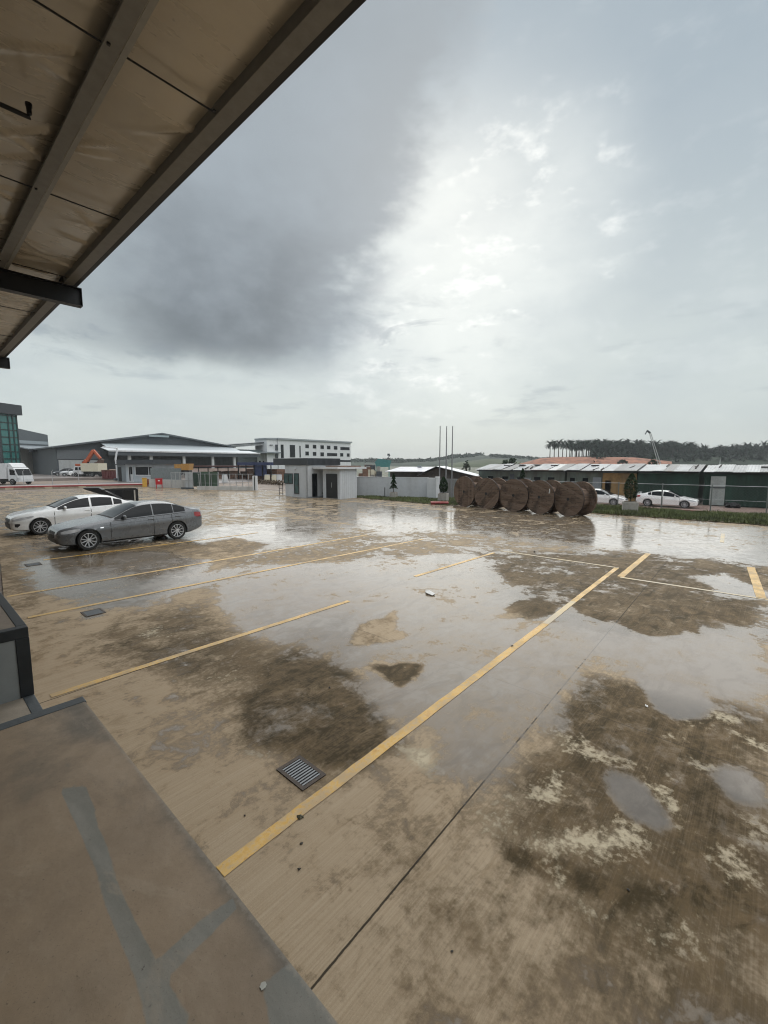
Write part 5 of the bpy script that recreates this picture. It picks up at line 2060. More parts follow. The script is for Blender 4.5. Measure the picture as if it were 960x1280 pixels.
# black steel box with slanted plate behind the parked cars
p = gp(172, 629)
o = thing('steel_bin', 'black open steel bin with a slanted plate behind the parked sedans', 'bin', (p[0], p[1], 0), -.35)
b = B()
for (xa, ya), (xb, yb) in (((-2.2, 0), (0, 0)), ((-2.2, 1.3), (0, 1.3))):
    b.bar((xa, ya, .06), (xb, yb, .06), .08)
    b.bar((xa, ya, 1.0), (xb, yb, 1.0), .08)
for xa in (-2.2, -.9, 0):
    for ya in (0, 1.3):
        b.bar((xa, ya, .06), (xa, ya, 1.0), .08)
for xa in (-2.2, 0):
    b.bar((xa, 0, 1.0), (xa, 1.3, 1.0), .08)
    b.bar((xa, 0, .06), (xa, 1.3, .06), .08)
b.build('frame', BLACK, o)
bx('end_panel', M('pale_post', (.42, .40, .36), .7, var=.1), o, -.19, -.10, -.02, .06, .1, .95)
bx('back_panel', BLACK, o, -2.15, -.05, 1.24, 1.28, .1, .96)
bx('side_panel', BLACK, o, -.86, -.22, .02, .04, .1, .94)
b = B()
b.extrude([(-3.2, .02, 1.16), (-2.3, .02, 1.16), (-.95, .02, .35), (-.95, .02, .28), (-1.6, .02, .45), (-3.1, .02, 1.08)], (0, 1.2, 0))
b.build('slanted_plate', BLACK, o)
bx('floor', BLACK, o, -2.15, -.05, .05, 1.2, .10, .14)

# ------------------------------------------------------------------ neighbour's gatehouse across the road
loc, rz, L_ = facing(158, 192.5, 68, 66)
o = thing('neighbour_gatehouse', 'small grey gatehouse with dark flat roof across the estate road', 'gatehouse', loc, rz)
bx('walls', M('gatehouse_grey', (.48, .52, .55), .7, var=.06, grime=.2), o, 0, L_, 0, 4, -.05, 2.75)
bx('roof', CHAR, o, -.9, L_ + .9, -.8, 4.5, 2.76, 3.45)
f = bx('window', WHITE, o, L_ * .34, L_ * .98, -.06, -.003, .95, 2.45)
bx('pane', GLASSD, f, L_ * .38, L_ * .83, -.075, -.062, 1.15, 2.35)
bx('pane', GLASSD, f, L_ * .86, L_ * .96, -.075, -.062, 1.15, 2.35)
f = bx('door', WHITE, o, L_ * .10, L_ * .27, -.05, -.003, 0, 2.45)
bx('pane', GLASSD, f, L_ * .13, L_ * .17, -.065, -.052, .2, 2.35)
bx('pane', GLASSD, f, L_ * .18, L_ * .25, -.065, -.052, 1.2, 2.35)
loc, rz, L_ = facing(147, 158, 71, 70)
o = thing('gatehouse_annex', 'grey annex with dark doorway left of the grey gatehouse', 'annex', loc, rz)
bx('walls', MIDG, o, 0, L_, 0, 3, -.05, 2.65)
bx('door', BLACK, o, L_ * .15, L_ * .5, -.04, -.003, 0, 2.3)
bx('roof', DARKG, o, -.2, L_, -.3, 3, 2.652, 2.8)
# maroon skip
loc, rz, L_ = facing(127.5, 147, 77, 76)
o = thing('skip_container', 'dark maroon steel skip container left of the grey gatehouse', 'skip', loc, rz)
b = B()
b.extrude([(.1, 0, .2), (L_ - .1, 0, .2), (L_, 0, 1.65), (0, 0, 1.65)], (0, 2, 0))
b.build('body', MAROON, o)
for k in range(6):
    x = L_ * (k + .5) / 6
    bx('rib', MAROON, o, x - .05, x + .05, -.06, -.003, .25, 1.6)
bx('lip', BROWNY, o, -.05, L_ + .05, -.08, 2.08, 1.655, 1.75)

# white lighting mast near the warehouse corner
p = pt(147, 596, 74)
o = thing('white_pump_boom', 'white bent boom standing left of the grey gatehouse roof', 'boom', (p.x, p.y, 0))
b = B()
b.tube([(0, 0, 0), (0, 0, 2.6), (-.1, .1, 3.6), (.2, -.1, 5.4), (.1, 0, 5.6)], [.2, .2, .16, .13, .10], 8)
b.build('boom', WHITE, o, smooth=50)
b = B()
b.tube([(.2, -.1, 5.4), (-1.6, 1.2, 5.75)], .07, 6)
b.build('arm', WHITE, o)
bx('base', DARKG, o, -.5, .5, -.5, .5, 0, .4)

# ------------------------------------------------------------------ far buildings
def zz(py, t):
    return EYE + (HOR - py) / F_PX * t

# long gabled warehouse (front along +X at y = 112)
WY = 112.0
def wx(px, y=WY):
    return on_y(px, 590, y)[0]
def wz(px, py, y=WY):
    return on_y(px, py, y)[2]
x0, x1 = wx(72), wx(290)
xr = wx(203)
wh = thing('gabled_warehouse', 'long dark-roofed gabled warehouse with pale canopy band and open bays', 'warehouse', (x0, WY, 0))
ze0, ze1, zr = wz(72, 560), wz(290, 559.5), wz(203, 543.2)
L_ = x1 - x0
b = B()
b.extrude([(0, 0, 0), (L_, 0, 0), (L_, 0, ze1), (xr - x0, 0, zr), (0, 0, ze0)], (0, 45, 0))
b.build('shell', M('slate_cladding', (.075, .088, .10), .5, var=.15), wh)
b = B()
b.extrude([(-.8, -1.2, ze0 - .05), (xr - x0, -1.2, zr), (xr - x0, -1.2, zr + .35), (-.8, -1.2, ze0 + .25)], (0, 47, 0))
b.build('roof', M('slate_roof', (.10, .115, .125), .45, var=.1), wh)
b = B()
b.extrude([(xr - x0 + .02, -1.2, zr), (L_ + .8, -1.2, ze1 - .05), (L_ + .8, -1.2, ze1 + .25), (xr - x0 + .02, -1.2, zr + .35)], (0, 47, 0))
b.build('roof', M('slate_roof', (.10, .115, .125)), wh)
bx('ridge_light', M('skylight', (.30, .36, .37), .3, var=.1), wh, xr - x0 - 3, xr - x0 + 1.5, -1.25, -1.19, zr - .7, zr - .25)
cx0 = wx(128) - x0
zt_, zb_ = wz(128, 555, 108), wz(128, 560.5, 108)
b = B()
b.extrude([(cx0, -5, zb_), (L_, -5, zb_), (L_, -.03, zt_ + .3), (cx0, -.03, zt_ + .3)], (0, 0, .14))
b.build('upper_canopy', M('grey_sheet', (.36, .40, .42), .45, var=.06), wh)
bx('upper_fascia', MIDG, wh, cx0, L_, -4.9, -4.7, zb_ - 1.0, zb_ - .02)
lx1 = wx(326, 102) - x0
zc = wz(141, 562.5, 102)
cx1 = wx(138, 102) - x0
b = B()
b.extrude([(cx1, -10, zc - .25), (lx1, -10, zc - .25), (lx1, -4.6, zc + .55), (cx1, -4.6, zc + .55)], (0, 0, .12))
b.build('lower_canopy', M('pale_sheet_roof', (.52, .55, .57), .45, var=.05), wh)
bx('canopy_fascia', WHITE, wh, cx1, lx1, -10.1, -10.01, zc - .30, zc - .02)
bx('canopy_beam', DARKG, wh, cx1, lx1, -9.9, -9.6, zc - 1.1, zc - .31)
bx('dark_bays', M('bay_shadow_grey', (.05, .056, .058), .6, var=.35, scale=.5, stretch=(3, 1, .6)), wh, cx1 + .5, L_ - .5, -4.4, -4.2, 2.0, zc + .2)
bx('low_wall', M('pink_low_wall', (.40, .31, .27), .8, var=.15, grime=.3), wh, cx1, L_ + 5, -9.5, -9.2, 0, 1.75)
for px in (165, 192, 233, 269, 296):
    x = wx(px, 102) - x0
    bx('column', M('pale_column', (.55, .57, .57), .6, var=.05), wh, x - .28, x + .28, -9.2, -8.7, 0, zc - .5)
bx('end_wall', M('pale_end_wall', (.42, .44, .44), .6, var=.1, grime=.2), wh, .3, cx0, -.12, -.02, 0, wz(100, 575))
bx('side_sheet', M('mid_slate', (.135, .15, .16), .5, var=.08), wh, .1, cx0 - .2, -.2, -.125, wz(100, 574), wz(100, 563))

# second warehouse behind, then the white office block
Y2 = 128.0
xa, xb = wx(284, Y2), wx(334, Y2)
w2 = thing('striped_warehouse', 'dark warehouse with white stripe between the gabled warehouse and the white office block', 'warehouse', (xa, Y2, 0))
L2 = xb - xa
za = wz(310, 555, Y2)
bx('shell', M('slate_cladding2', (.085, .105, .11), .5, var=.12), w2, 0, L2, 0, 20, 0, za - 1.8)
b = B()
b.extrude([(-1, -1, wz(286, 558, Y2)), (L2, -1, wz(334, 553.5, Y2)), (L2, -1, wz(334, 553.5, Y2) + .35), (-1, -1, wz(286, 558, Y2) + .35)], (0, 21, 0))
b.build('roof', DARKG, w2)
b = B()
b.extrude([(-1, -.5, wz(286, 560.3, Y2)), (L2, -.5, wz(334, 556, Y2)), (L2, -.5, wz(334, 553.7, Y2)), (-1, -.5, wz(286, 558.2, Y2))], (0, .4, 0))
b.build('stripe', WHITE, w2)
bx('canopy', MIDG, w2, L2 * .35, L2 + 3, -4, -.02, wz(320, 566.5, Y2), wz(320, 565, Y2))
bx('pale_wall', M('pale_office_wall', (.42, .44, .43), .7, var=.1, grime=.2), w2, L2 * .72, L2 + 4, -.6, -.52, 0, wz(320, 567, Y2))
for u in (.76, .86, .98):
    bx('window', GLASSD, w2, L2 * u, L2 * (u + .05), -.66, -.61, wz(320, 578, Y2), wz(320, 576, Y2))

OY = 125.0
ox0, ox1 = wx(348.5, OY), wx(438.5, OY)
L_ = ox1 - ox0
of = thing('office_block', 'white three-storey office block with rows of small square windows', 'office building', (ox0, OY, 0))
zt0 = wz(348.5, 549.5, OY)
OFW = M('office_white', (.74, .75, .76), .6, var=.03, grime=.1)
bx('walls', OFW, of, 0, L_, 0, 7.5, 0, zt0)
bx('parapet', M('office_grey', (.33, .36, .38), .5, var=.06), of, -.3, L_ + .4, -.5, 7.8, zt0 + .02, zt0 + .55)
# the stair side, set back to the left
def winx(px0, px1, py0, py1, mat=GLASSD, name='window', y=OY, parent=of, xo=ox0, d=.08):
    xa_, _, za_ = on_y(px0, py0, y)
    xb_, _, zb2 = on_y(px1, py1, y)
    f = bx(name, DARKG, parent, xa_ - xo, xb_ - xo, -d, -.004, min(za_, zb2), max(za_, zb2))
    bx('pane', mat, f, xa_ - xo + .12, xb_ - xo - .12, -d - .03, -d - .005, min(za_, zb2) + .12, max(za_, zb2) - .12)
K = 190 / 960
def wp(xz, yz):
    return 270 + xz * K, 520 + yz * K
for xz in (575, 622, 670, 711, 755):
    for yz0, yz1 in ((179, 203), (224, 249)):
        if xz in (711, 755) and yz0 == 224:
            continue
        (pa, ya), (pb, yb) = wp(xz - 11, yz0 + (xz - 575) * .055), wp(xz + 11, yz1 + (xz - 575) * .055)
        winx(pa, pb, ya, yb)
for xz0, xz1, yz0, yz1 in ((785, 843, 195, 216), (701, 765, 233, 254), (784, 803, 234, 256), (826, 843, 236, 257), (783, 850, 278, 290)):
    (pa, ya), (pb, yb) = wp(xz0, yz0), wp(xz1, yz1)
    winx(pa, pb, ya, yb)
for xz0, xz1, yz0, yz1 in ((408, 428, 180, 266), (465, 500, 182, 262), (526, 535, 188, 262)):
    (pa, ya), (pb, yb) = wp(xz0, yz0), wp(xz1, yz1)
    winx(pa, pb, ya, yb, name='stair_window')
# left return wing
sw_ = B()
lx = wx(334.5, OY + .4) - ox0
bx('stair_wing', OFW, of, lx, -.02, .4, 7.4, 0, zt0 - .1)
b = B()
b.extrude([(lx - .2, .1, zt0 - .08), (-.32, .1, zt0 - .08), (-.32, .1, zt0 + .55), (lx - .2, .1, zt0 + .40)], (0, 7.4, 0))
b.build('wing_parapet', M('office_grey', (.33, .36, .38)), of)
for xz0, xz1, yz0, yz1 in ((338, 343, 181, 187), (349, 354, 181, 187), (373, 388, 181, 217), (373, 388, 234, 266)):
    (pa, ya), (pb, yb) = wp(xz0, yz0), wp(xz1, yz1)
    winx(pa, pb, ya, yb, y=OY + .4, d=-.32)

# navy container stack and clutter behind the entrance
loc, rz, L_ = facing(297, 340, 80, 74)
o = thing('navy_canopy', 'navy blue sheet canopy over stored goods beyond the entrance', 'canopy', loc, rz)
bx('roof', BLUE, o, 0, L_, 0, 4, 2.6, 3.1)
bx('hanging_sheet', BLUE, o, L_ * .45, L_ * .80, .3, .5, .7, 2.59)
for k in range(5):
    bx('post', BLACK, o, L_ * k / 4.2, L_ * k / 4.2 + .14, .1, .25, 0, 2.59)
bx('goods', BROWNY, o, .4, L_ - .5, 1.5, 3.5, 0, 1.9)
loc, rz, L_ = facing(250, 300, 88, 82)
o = thing('rusty_stockpile', 'rust red heap of stored steel under the warehouse canopy', 'stockpile', loc, rz)
rnd = random.Random(12)
b = B()
for k in range(60):
    x, y = rnd.uniform(0, L_), rnd.uniform(0, 3)
    h_ = rnd.uniform(.3, 1.5) * (1 if x > L_ * .3 else .7)
    w_ = rnd.uniform(.3, 1.2)
    b.box(x - w_, x + w_, y - .3, y + .3, 0, h_)
b.build('steel', BROWNY, o)
bx('roof', M('dark_red_sheet', (.09, .04, .035), .7, var=.3), o, -1, L_ + 1, -.5, 3.5, 2.2, 2.5)
for k in range(5):
    bx('post', BLACK, o, L_ * k / 4 - .06, L_ * k / 4 + .06, -.3, -.15, 0, 2.2)
for px, lab, mat in ((281, 'white drum standing behind the steel railings', WHITE), (334, 'pale crate right of the navy canopy', CREAM), (343, 'pale sack pile beside the guardhouse barrier', CREAM), (349, 'white barrel behind the guardhouse barrier', WHITE)):
    p = pt(px, 600, 66)
    o = thing('storage_drum', lab, 'drum', (p.x, p.y, 0))
    b = B()
    b.lathe([(.4, 0), (.42, .3), (.42, .8), (.38, 1.0), (.40, 1.15)], 14, 'Z')
    b.build('barrel', mat, o, smooth=40)
    b = B()
    b.lathe([(.39, 1.152), (.36, 1.22)], 14, 'Z')
    b.build('lid', MIDG, o)
# scrub hedge along the far side of the road by the entrance
b = B()
p0, p1 = pt(322, 606, 62), pt(356, 606, 58)
for k in range(900):
    f_ = random.random()
    c = p0.lerp(p1, f_)
    c = Vector((c.x + random.uniform(-.5, .5), c.y + random.uniform(-.5, .5), random.uniform(0, .55)))
    d1 = Vector((random.uniform(-1, 1), random.uniform(-1, 1), random.uniform(0, 1))) * .14
    d2 = Vector((random.uniform(-1, 1), random.uniform(-1, 1), random.uniform(-1, 1))) * .06
    b.face([c - d1, c + d2, c + d1, c - d2])
tag(b.build('hedge', M('brown_hedge', (.085, .055, .028), .8, var=.5, scale=2), None, smooth='raw'), 'low brownish hedge strip beyond the yard entrance', 'hedge', kind='stuff')

# ------------------------------------------------------------------ far left: glass stair tower and grey hall
gt = 84.0
a, c = pt(-14, 597, gt - 6.5), pt(30.5, 597, gt)
d = Vector((c.x - a.x, c.y - a.y, 0))
L_ = d.length
o = thing('glass_office', 'grey office with tall teal glass stair tower and dark roof cap at the left edge', 'office building', (a.x, a.y, 0), math.atan2(d.y, d.x))
zc0, zc1 = zz(520.5, gt), zz(508.5, gt)
xg = L_ * (18 / 44.5)
bx('wall', M('office_pale_grey', (.34, .36, .38), .6, var=.06), o, -6, xg, .4, 9, 0, zc0)
bx('glass', GLASST, o, xg + .05, L_ - .5, 0, 8.5, zz(591, gt), zc0 - .02)
bx('plinth', MIDG, o, xg, L_ + 1.2, .15, 9, 0, zz(591, gt) - .01)
bx('cap', CHAR, o, -6, L_ + .2, -.6, 9.5, zc0, zc1)
b = B()
zbs = zz(591, gt)
for k in range(9):
    z = zbs + (zc0 - zbs) * k / 8.2
    b.box(xg + .05, L_ - .5, -.06, -.004, z - .10, z + .10)
for u in (0, .48, .75, .985):
    x = xg + .1 + (L_ - .6 - xg) * u
    b.box(x - .13, x + .13, -.08, -.062, zbs, zc0 - .03)
b.build('mullions', M('mullion_green', (.012, .03, .03), .5, .1), o)
bx('corner_column', CHAR, o, xg - .6, xg + .02, -.1, .38, 0, zc0 - .02)

ht = 104.0
a, c = pt(26, 597, ht), pt(64, 597, ht + 8)
d = Vector((c.x - a.x, c.y - a.y, 0))
L_ = d.length
o = thing('grey_hall', 'dark grey industrial hall with pale lower wall right of the glass tower', 'warehouse', (a.x, a.y, 0), math.atan2(d.y, d.x))
b = B()
b.extrude([(-2, 0, zz(561, ht)), (L_, 0, zz(561, ht)), (L_, 0, zz(541.5, ht)), (-2, 0, zz(534.5, ht))], (0, 30, 0))
b.build('cladding', M('hall_slate', (.10, .115, .125), .5, var=.12), o)
bx('stripe', M('hall_stripe', (.30, .34, .36), .5, var=.05), o, -2, L_ - .2, -.08, -.01, zz(554.5, ht), zz(550.5, ht))
b = B()
b.extrude([(-2, -5, zz(562.5, ht)), (L_ + 2.2, -5, zz(562.5, ht)), (L_ + 2.2, -.1, zz(558, ht)), (-2, -.1, zz(558, ht))], (0, 0, .25))
b.build('canopy', MIDG, o)
bx('canopy_fascia', CHAR, o, -2, L_ + 2.3, -5.2, -5.05, zz(566, ht), zz(562, ht))
bx('pale_wall', M('beige_wall', (.46, .44, .40), .7, var=.08, grime=.25), o, -2, L_ - .5, -.02, .5, 0, zz(561.2, ht))
bx('dark_gap', DARKG, o, L_ * .82, L_ * .85, -.07, -.03, zz(585, ht), zz(564, ht))
bx('low_wall', M('stained_wall', (.25, .23, .20), .8, var=.25, grime=.6), o, L_ * .2, L_ + 3, -6, -5.8, 0, zz(582, ht))
bx('column', WHITE, o, L_ + 1.4, L_ + 1.8, -4.8, -4.4, 0, zz(566, ht))

# raised apron in front of the far halls
tag(bx('apron', M('wet_apron', (.22, .19, .175), .35, var=.2, scale=.4), None, -40, 64, 90, 160, -.3, .42), kind='structure')
# ------------------------------------------------------------------ far vehicles
def far_wheels(root, xs_, w, r):
    for x in xs_:
        for y in (0.0, w):
            b = B()
            b.lathe([(r * .55, -.12), (r, -.11), (r, .11), (r * .55, .12)], 18, 'Y')
            wh_ = b.build('wheel', RUBBER, root, (x, y, r))
            b = B()
            b.lathe([(r * .54, -.10), (r * .50, -.125), (.05, -.09)], 14, 'Y')
            b.build('rim', ALLOY, wh_)

# white lorry at the left edge (nose to the right)
p = pt(23.5, 606, 58)
q_ = pt(-30, 606, 60)
d = Vector((p.x - q_.x, p.y - q_.y, 0)).normalized()
o = thing('white_lorry', 'white cab-over lorry with wind deflector, nose to the right at the left edge', 'lorry', (p.x - d.x * 6, p.y - d.y * 6, 0), math.atan2(d.y, d.x))
b = B()
b.extrude([(4.2, 0, .55), (5.75, 0, .50), (5.95, 0, .75), (5.9, 0, 1.15), (5.35, 0, 2.15), (5.15, 0, 2.3), (4.2, 0, 2.35)], (0, 2.0, 0))
b.build('cab', WHITE, o, bevel=.05)
b = B()
b.extrude([(4.2, .1, 2.36), (5.1, .1, 2.34), (4.6, .1, 2.85), (4.2, .1, 2.95)], (0, 1.8, 0))
b.build('wind_deflector', WHITE, o, bevel=.04)
b = B()
b.extrude([(4.55, -.012, 1.35), (5.6, -.012, 1.30), (5.30, -.012, 2.05), (4.55, -.012, 2.1)], (0, .01, 0))
b.build('side_window', GLASSD, o)
b = B()
b.extrude([(5.86, .1, 1.28), (5.40, .1, 2.12), (5.43, .1, 2.13), (5.89, .1, 1.29)], (0, 1.8, 0))
b.build('windscreen', GLASSD, o)
bx('cargo_box', WHITE, o, -1.5, 4.0, -.05, 2.05, .8, 2.9)
bx('chassis', BLACK, o, -1.4, 5.5, .3, 1.7, .4, .79)
bx('bumper', WHITE, o, 5.6, 6.05, 0, 2.0, .42, .72)
bx('headlight', LAMP, o, 5.75, 5.98, -.01, .25, .78, .98)
b = B()
b.tube([(5.5, -.02, 1.9), (5.75, -.2, 1.95), (5.75, -.25, 1.5)], .03, 6)
b.build('mirror', BLACK, o)
far_wheels(o, (5.0, .3), 2.0, .42)

# parked cars, far
spots = [(66, 85, 'dark hatchback leftmost in the far row of parked cars', 'hatch_dark'), (74.5, 84, 'silver hatchback second in the far row of parked cars', 'silver'), (80, 86.5, 'dark car squeezed between silver and white cars in the far row', 'dark2'), (86, 83, 'white estate car beside the white box truck in the far row', 'white')]
hatch = CarShape(4.2, 1.78,
    top=[(0, .62), (.05, .80), (.3, .92), (.9, 1.02), (1.1, 1.06), (1.6, 1.36), (2.0, 1.52), (2.6, 1.56), (3.4, 1.53), (3.9, 1.30), (4.1, 1.05), (4.2, .8)],
    belt=[(0, .55), (.05, .74), (.3, .84), (.9, .92), (1.3, .97), (2.5, 1.0), (3.8, 1.03), (4.1, 1.0), (4.2, .75)],
    wid=[(0, .64), (.1, .78), (.4, .88), (.85, .92), (3.6, .92), (4.0, .84), (4.2, .72)],
    zb=[(0, .35), (.3, .22), (3.8, .22), (4.2, .42)])
hf = dict(windows=[(1.2, 2.2, .06, 1.0), (2.26, 3.1, .06, 1.0), (3.16, 3.7, .08, .95)], front=(1.14, 1.95), rear=(3.45, 4.05), mirror=1.45,
          handles=[], patches=[('headlight', LAMP, [(.1, .66, .74), (.3, .68, .80), (.5, .74, .84)], .007), ('tail_light', TAIL, [(3.9, .85, 1.0), (4.0, .85, 1.0), (4.08, .85, .98)], .008)], nose=[('grille', PLASTIC, .45, .60, .5, 0)])
paints = {'hatch_dark': M('dark_blue_paint', (.03, .035, .045), .3, .3, var=.05, coat=.8), 'silver': M('silver_paint', (.42, .43, .44), .3, .5, var=.04, coat=.8), 'dark2': M('black_paint', (.02, .02, .022), .3, .2, var=.05, coat=.8), 'white': CARWHITE}
for px, t, lab, k in spots:
    p = pt(px, 596, t)
    sedan('parked_hatchback', lab, paints[k], hatch, (.8, 3.35), .31, hf, (p.x, p.y, .42), YAW + R(-55), 'cars parked in the far row across the road', detail=False)

# white box truck
p, q_ = pt(91, 597, 82), pt(124, 597, 81)
d = Vector((q_.x - p.x, q_.y - p.y, 0))
L_ = d.length
o = thing('box_truck', 'small white crew-cab truck with cream box body, nose to the left', 'truck', (p.x, p.y, .42), math.atan2(d.y, d.x))
k = L_ / 5.8
b = B()
b.extrude([(0, 0, .5 * k), (0, 0, 1.1 * k), (.25 * k, 0, 1.2 * k), (.55 * k, 0, 1.95 * k), (2.3 * k, 0, 2.0 * k), (2.3 * k, 0, .45 * k)], (0, 1.9, 0))
b.build('cab', WHITE, o, bevel=.05)
for u0, u1 in ((.62, 1.25), (1.4, 2.05)):
    b = B()
    b.extrude([(u0 * k, -.02, 1.25 * k), (u1 * k, -.02, 1.25 * k), (u1 * k, -.02, 1.8 * k), ((u0 + .1) * k, -.02, 1.8 * k)], (0, .014, 0))
    b.build('side_window', GLASSD, o)
bx('cargo_box', CREAM, o, 2.0 * k, 5.8 * k, -.1, 2.0, 1.0 * k, 2.55 * k)
bx('chassis', BLACK, o, .3, 5.5 * k, .3, 1.6, .4, .95 * k)
far_wheels(o, (.75 * k, 4.4 * k), 1.8, .40 * k)

# orange dump truck, nose to the left
p, q_ = pt(205.5, 592, 90), pt(237, 592, 90)
d = Vector((q_.x - p.x, q_.y - p.y, 0))
L_ = d.length
o = thing('dump_truck', 'orange dump truck with yellow tipper body before the long warehouse', 'dump truck', (p.x, p.y, .42), math.atan2(d.y, d.x))
YELT = M('tipper_yellow', (.42, .22, .05), .5, var=.15)
b = B()
b.extrude([(0, 0, .6), (0, 0, 1.3), (.15, 0, 2.5), (1.5, 0, 2.5), (1.5, 0, .6)], (0, 2.2, 0))
b.build('cab', M('dump_orange', (.58, .22, .05), .45, var=.1), o, bevel=.05)
b = B()
b.extrude([(.2, -.02, 1.4), (1.0, -.02, 1.4), (1.0, -.02, 2.2), (.28, -.02, 2.2)], (0, .014, 0))
b.build('side_window', GLASSD, o)
bx('headboard', BLACK, o, 1.55, 1.85, .1, 2.1, .8, 2.5)
b = B()
b.extrude([(1.95, 0, 1.1), (L_ - .2, 0, 1.1), (L_, 0, 2.45), (1.95, 0, 2.45)], (0, 2.2, 0))
b.build('tipper', YELT, o)
for i in range(6):
    x = 2.1 + (L_ - 2.5) * i / 5
    bx('rib', YELT, o, x - .05, x + .05, -.07, -.003, 1.12, 2.43)
bx('chassis', BLACK, o, .3, L_ - .3, .4, 1.8, .6, 1.09)
far_wheels(o, (.85, L_ - 1.9, L_ - .85), 2.1, .5)

# orange excavator
p = pt(107, 590, 87)
o = thing('excavator', 'orange excavator with bent boom raised behind the white box truck', 'excavator', (p.x, p.y, .42), YAW - math.pi / 2)
s_ = 87 / F_PX
def ex(px, py):
    return ((px - 107) * s_, 0.0, (590 - py) * s_ + .72)
b = B()
b.bar(ex(102, 586), ex(110, 575), .75, .75)
b.bar(ex(109, 577), ex(119, 563), .6, .6)
b.build('boom', ORANGE, o, bevel=.08)
b = B()
b.bar(ex(118.5, 562.5), ex(127, 573), .45, .45)
b.build('stick', ORANGE, o, bevel=.06)
b = B()
b.extrude([ex(125, 573), ex(128, 574), ex(127, 579), ex(122, 581), ex(118, 578), ex(122, 577)], (0, .9, 0))
b.build('bucket', M('bucket_brown', (.13, .08, .06), .6, .3, var=.2), o)
b = B()
b.bar(ex(107, 578), ex(114, 570), .22, .22)
b.build('ram', STEEL, o)
b = B()
b.box(-2.2, .8, .2, 2.4, 1.0, 2.4)
b.build('house', ORANGE, o, bevel=.1)
bx('cab', GLASSD, o, -.5, .7, -.2, .18, 1.2, 2.9)
b = B()
b.extrude([(-2.4, -.3, .1), (1.6, -.3, .1), (2.0, -.3, .5), (1.6, -.3, .95), (-2.4, -.3, .95), (-2.8, -.3, .5)], (0, .6, 0))
b.build('track', BLACK, o)

# thin crane boom behind the sheds
p0, p1 = pt(824, 579, 110), pt(812.5, 541, 110)
base = thing('crane', 'thin lattice crane boom leaning left above the shed roofs', 'crane', (p0.x, p0.y, -.9))
P0, P1 = Vector((0, 0, p0.z + .9)), Vector((p1.x - p0.x, p1.y - p0.y, p1.z + .9))
d = (P1 - P0).normalized()
sd_ = d.cross(Vector((0, 0, 1))).normalized() * .28
up_ = sd_.cross(d).normalized() * .28
LAT = M('lattice_white', (.45, .45, .45), .5, var=.2)
b = B()
for a_, c_ in ((1, 1), (1, -1), (-1, -1), (-1, 1)):
    b.bar(P0 - d * 2 + sd_ * a_ + up_ * c_, P1 + sd_ * a_ * .5 + up_ * c_ * .5, .09)
n = 14
for i in range(n):
    f0, f1 = i / n, (i + 1) / n
    for a_ in (1, -1):
        A0, A1 = P0.lerp(P1, f0), P0.lerp(P1, f1)
        b.bar(A0 + sd_ * a_ * (1 - f0 * .5) + up_ * (1 - f0 * .5), A1 - sd_ * a_ * (1 - f1 * .5) + up_ * (1 - f1 * .5), .05)
b.build('boom', LAT, base)
b = B()
b.bar(P1, P1 + Vector((-.9, .5, .5)), .35)
b.bar(P1 + Vector((-.9, .5, .5)), P1 + Vector((-1.3, .8, -.4)), .18)
b.build('jib_head', DARKG, base)
b = B()
b.box(-1.5, 1.5, -1.2, 1.2, 0, 2.2)
b.build('cab', DARKG, base)
"""hidden lower half of the crane stands behind the sheds"""
p = pt(900, 578, 140)
b = B()
b.tube([(0, 0, 0), (0, 0, 5.3)], [.12, .08], 6)
tag(b.build('white_mast', WHITE, None, (p.x, p.y, -.9)), 'thin pale mast far behind the rightmost shed roof', 'mast')

# ------------------------------------------------------------------ hills, earth bank, woods
def ridge(name, pts, mat, depth, zlow=-3, kind='structure', taper=.55, n=6):
    """pts: list of (px, py_top, t). a solid hill with a rounded front and a back slope"""
    tops = [pt(px, py, t) for px, py, t in pts]
    b = B()
    rows = []
    for k in range(n + 1):
        f_ = k / n
        row = []
        for v_ in tops:
            dirh = Vector((v_.x, v_.y, 0)).normalized()
            q2 = v_ - dirh * depth * (1 - f_)
            zz_ = zlow + (v_.z - zlow) * math.sin(f_ * math.pi / 2) ** taper
            row.append((q2.x, q2.y, zz_))
        rows.append(row)
    for k in range(1, 4):
        row = []
        for v_ in tops:
            dirh = Vector((v_.x, v_.y, 0)).normalized()
            q2 = v_ + dirh * depth * 1.4 * k / 3
            row.append((q2.x, q2.y, zlow + (v_.z - zlow) * (1 - (k / 3) ** 1.5)))
        rows.append(row)
    vv_ = [b.verts(r_) for r_ in rows]
    for r0, r1 in zip(vv_, vv_[1:]):
        for i in range(len(r0) - 1):
            b.bm.faces.new([r0[i], r0[i + 1], r1[i + 1], r1[i]])
    o = b.build(name, mat, None, smooth=60)
    return tag(o, kind=kind)
HILLM = M('hill_green', (.022, .036, .020), .9, var=.45, scale=.06)
FIELDM = M('field_green', (.06, .075, .035), .9, var=.3, scale=.05)
ridge('hill', [(380, 578, 620), (440, 576, 620), (500, 577, 620), (540, 576, 600), (570, 571, 600), (600, 569, 590), (640, 572, 590), (690, 574, 600), (760, 576, 600)], HILLM, 120)
ridge('field', [(560, 579.5, 420), (585, 576.5, 420), (610, 573.5, 420), (640, 575, 420), (660, 579, 420)], FIELDM, 60)
ridge('earth_bank', [(648, 580, 215), (676, 572.6, 222), (700, 571.2, 228), (740, 571, 232), (790, 571.5, 235), (815, 574, 235), (840, 577, 235)], SOIL, 34, taper=.9, n=10)
ridge('wood_hill', [(690, 572, 262), (740, 570, 268), (800, 570, 290), (860, 569, 300), (920, 566, 300), (980, 565, 300), (1080, 562, 300), (1250, 560, 320)], HILLM, 70)

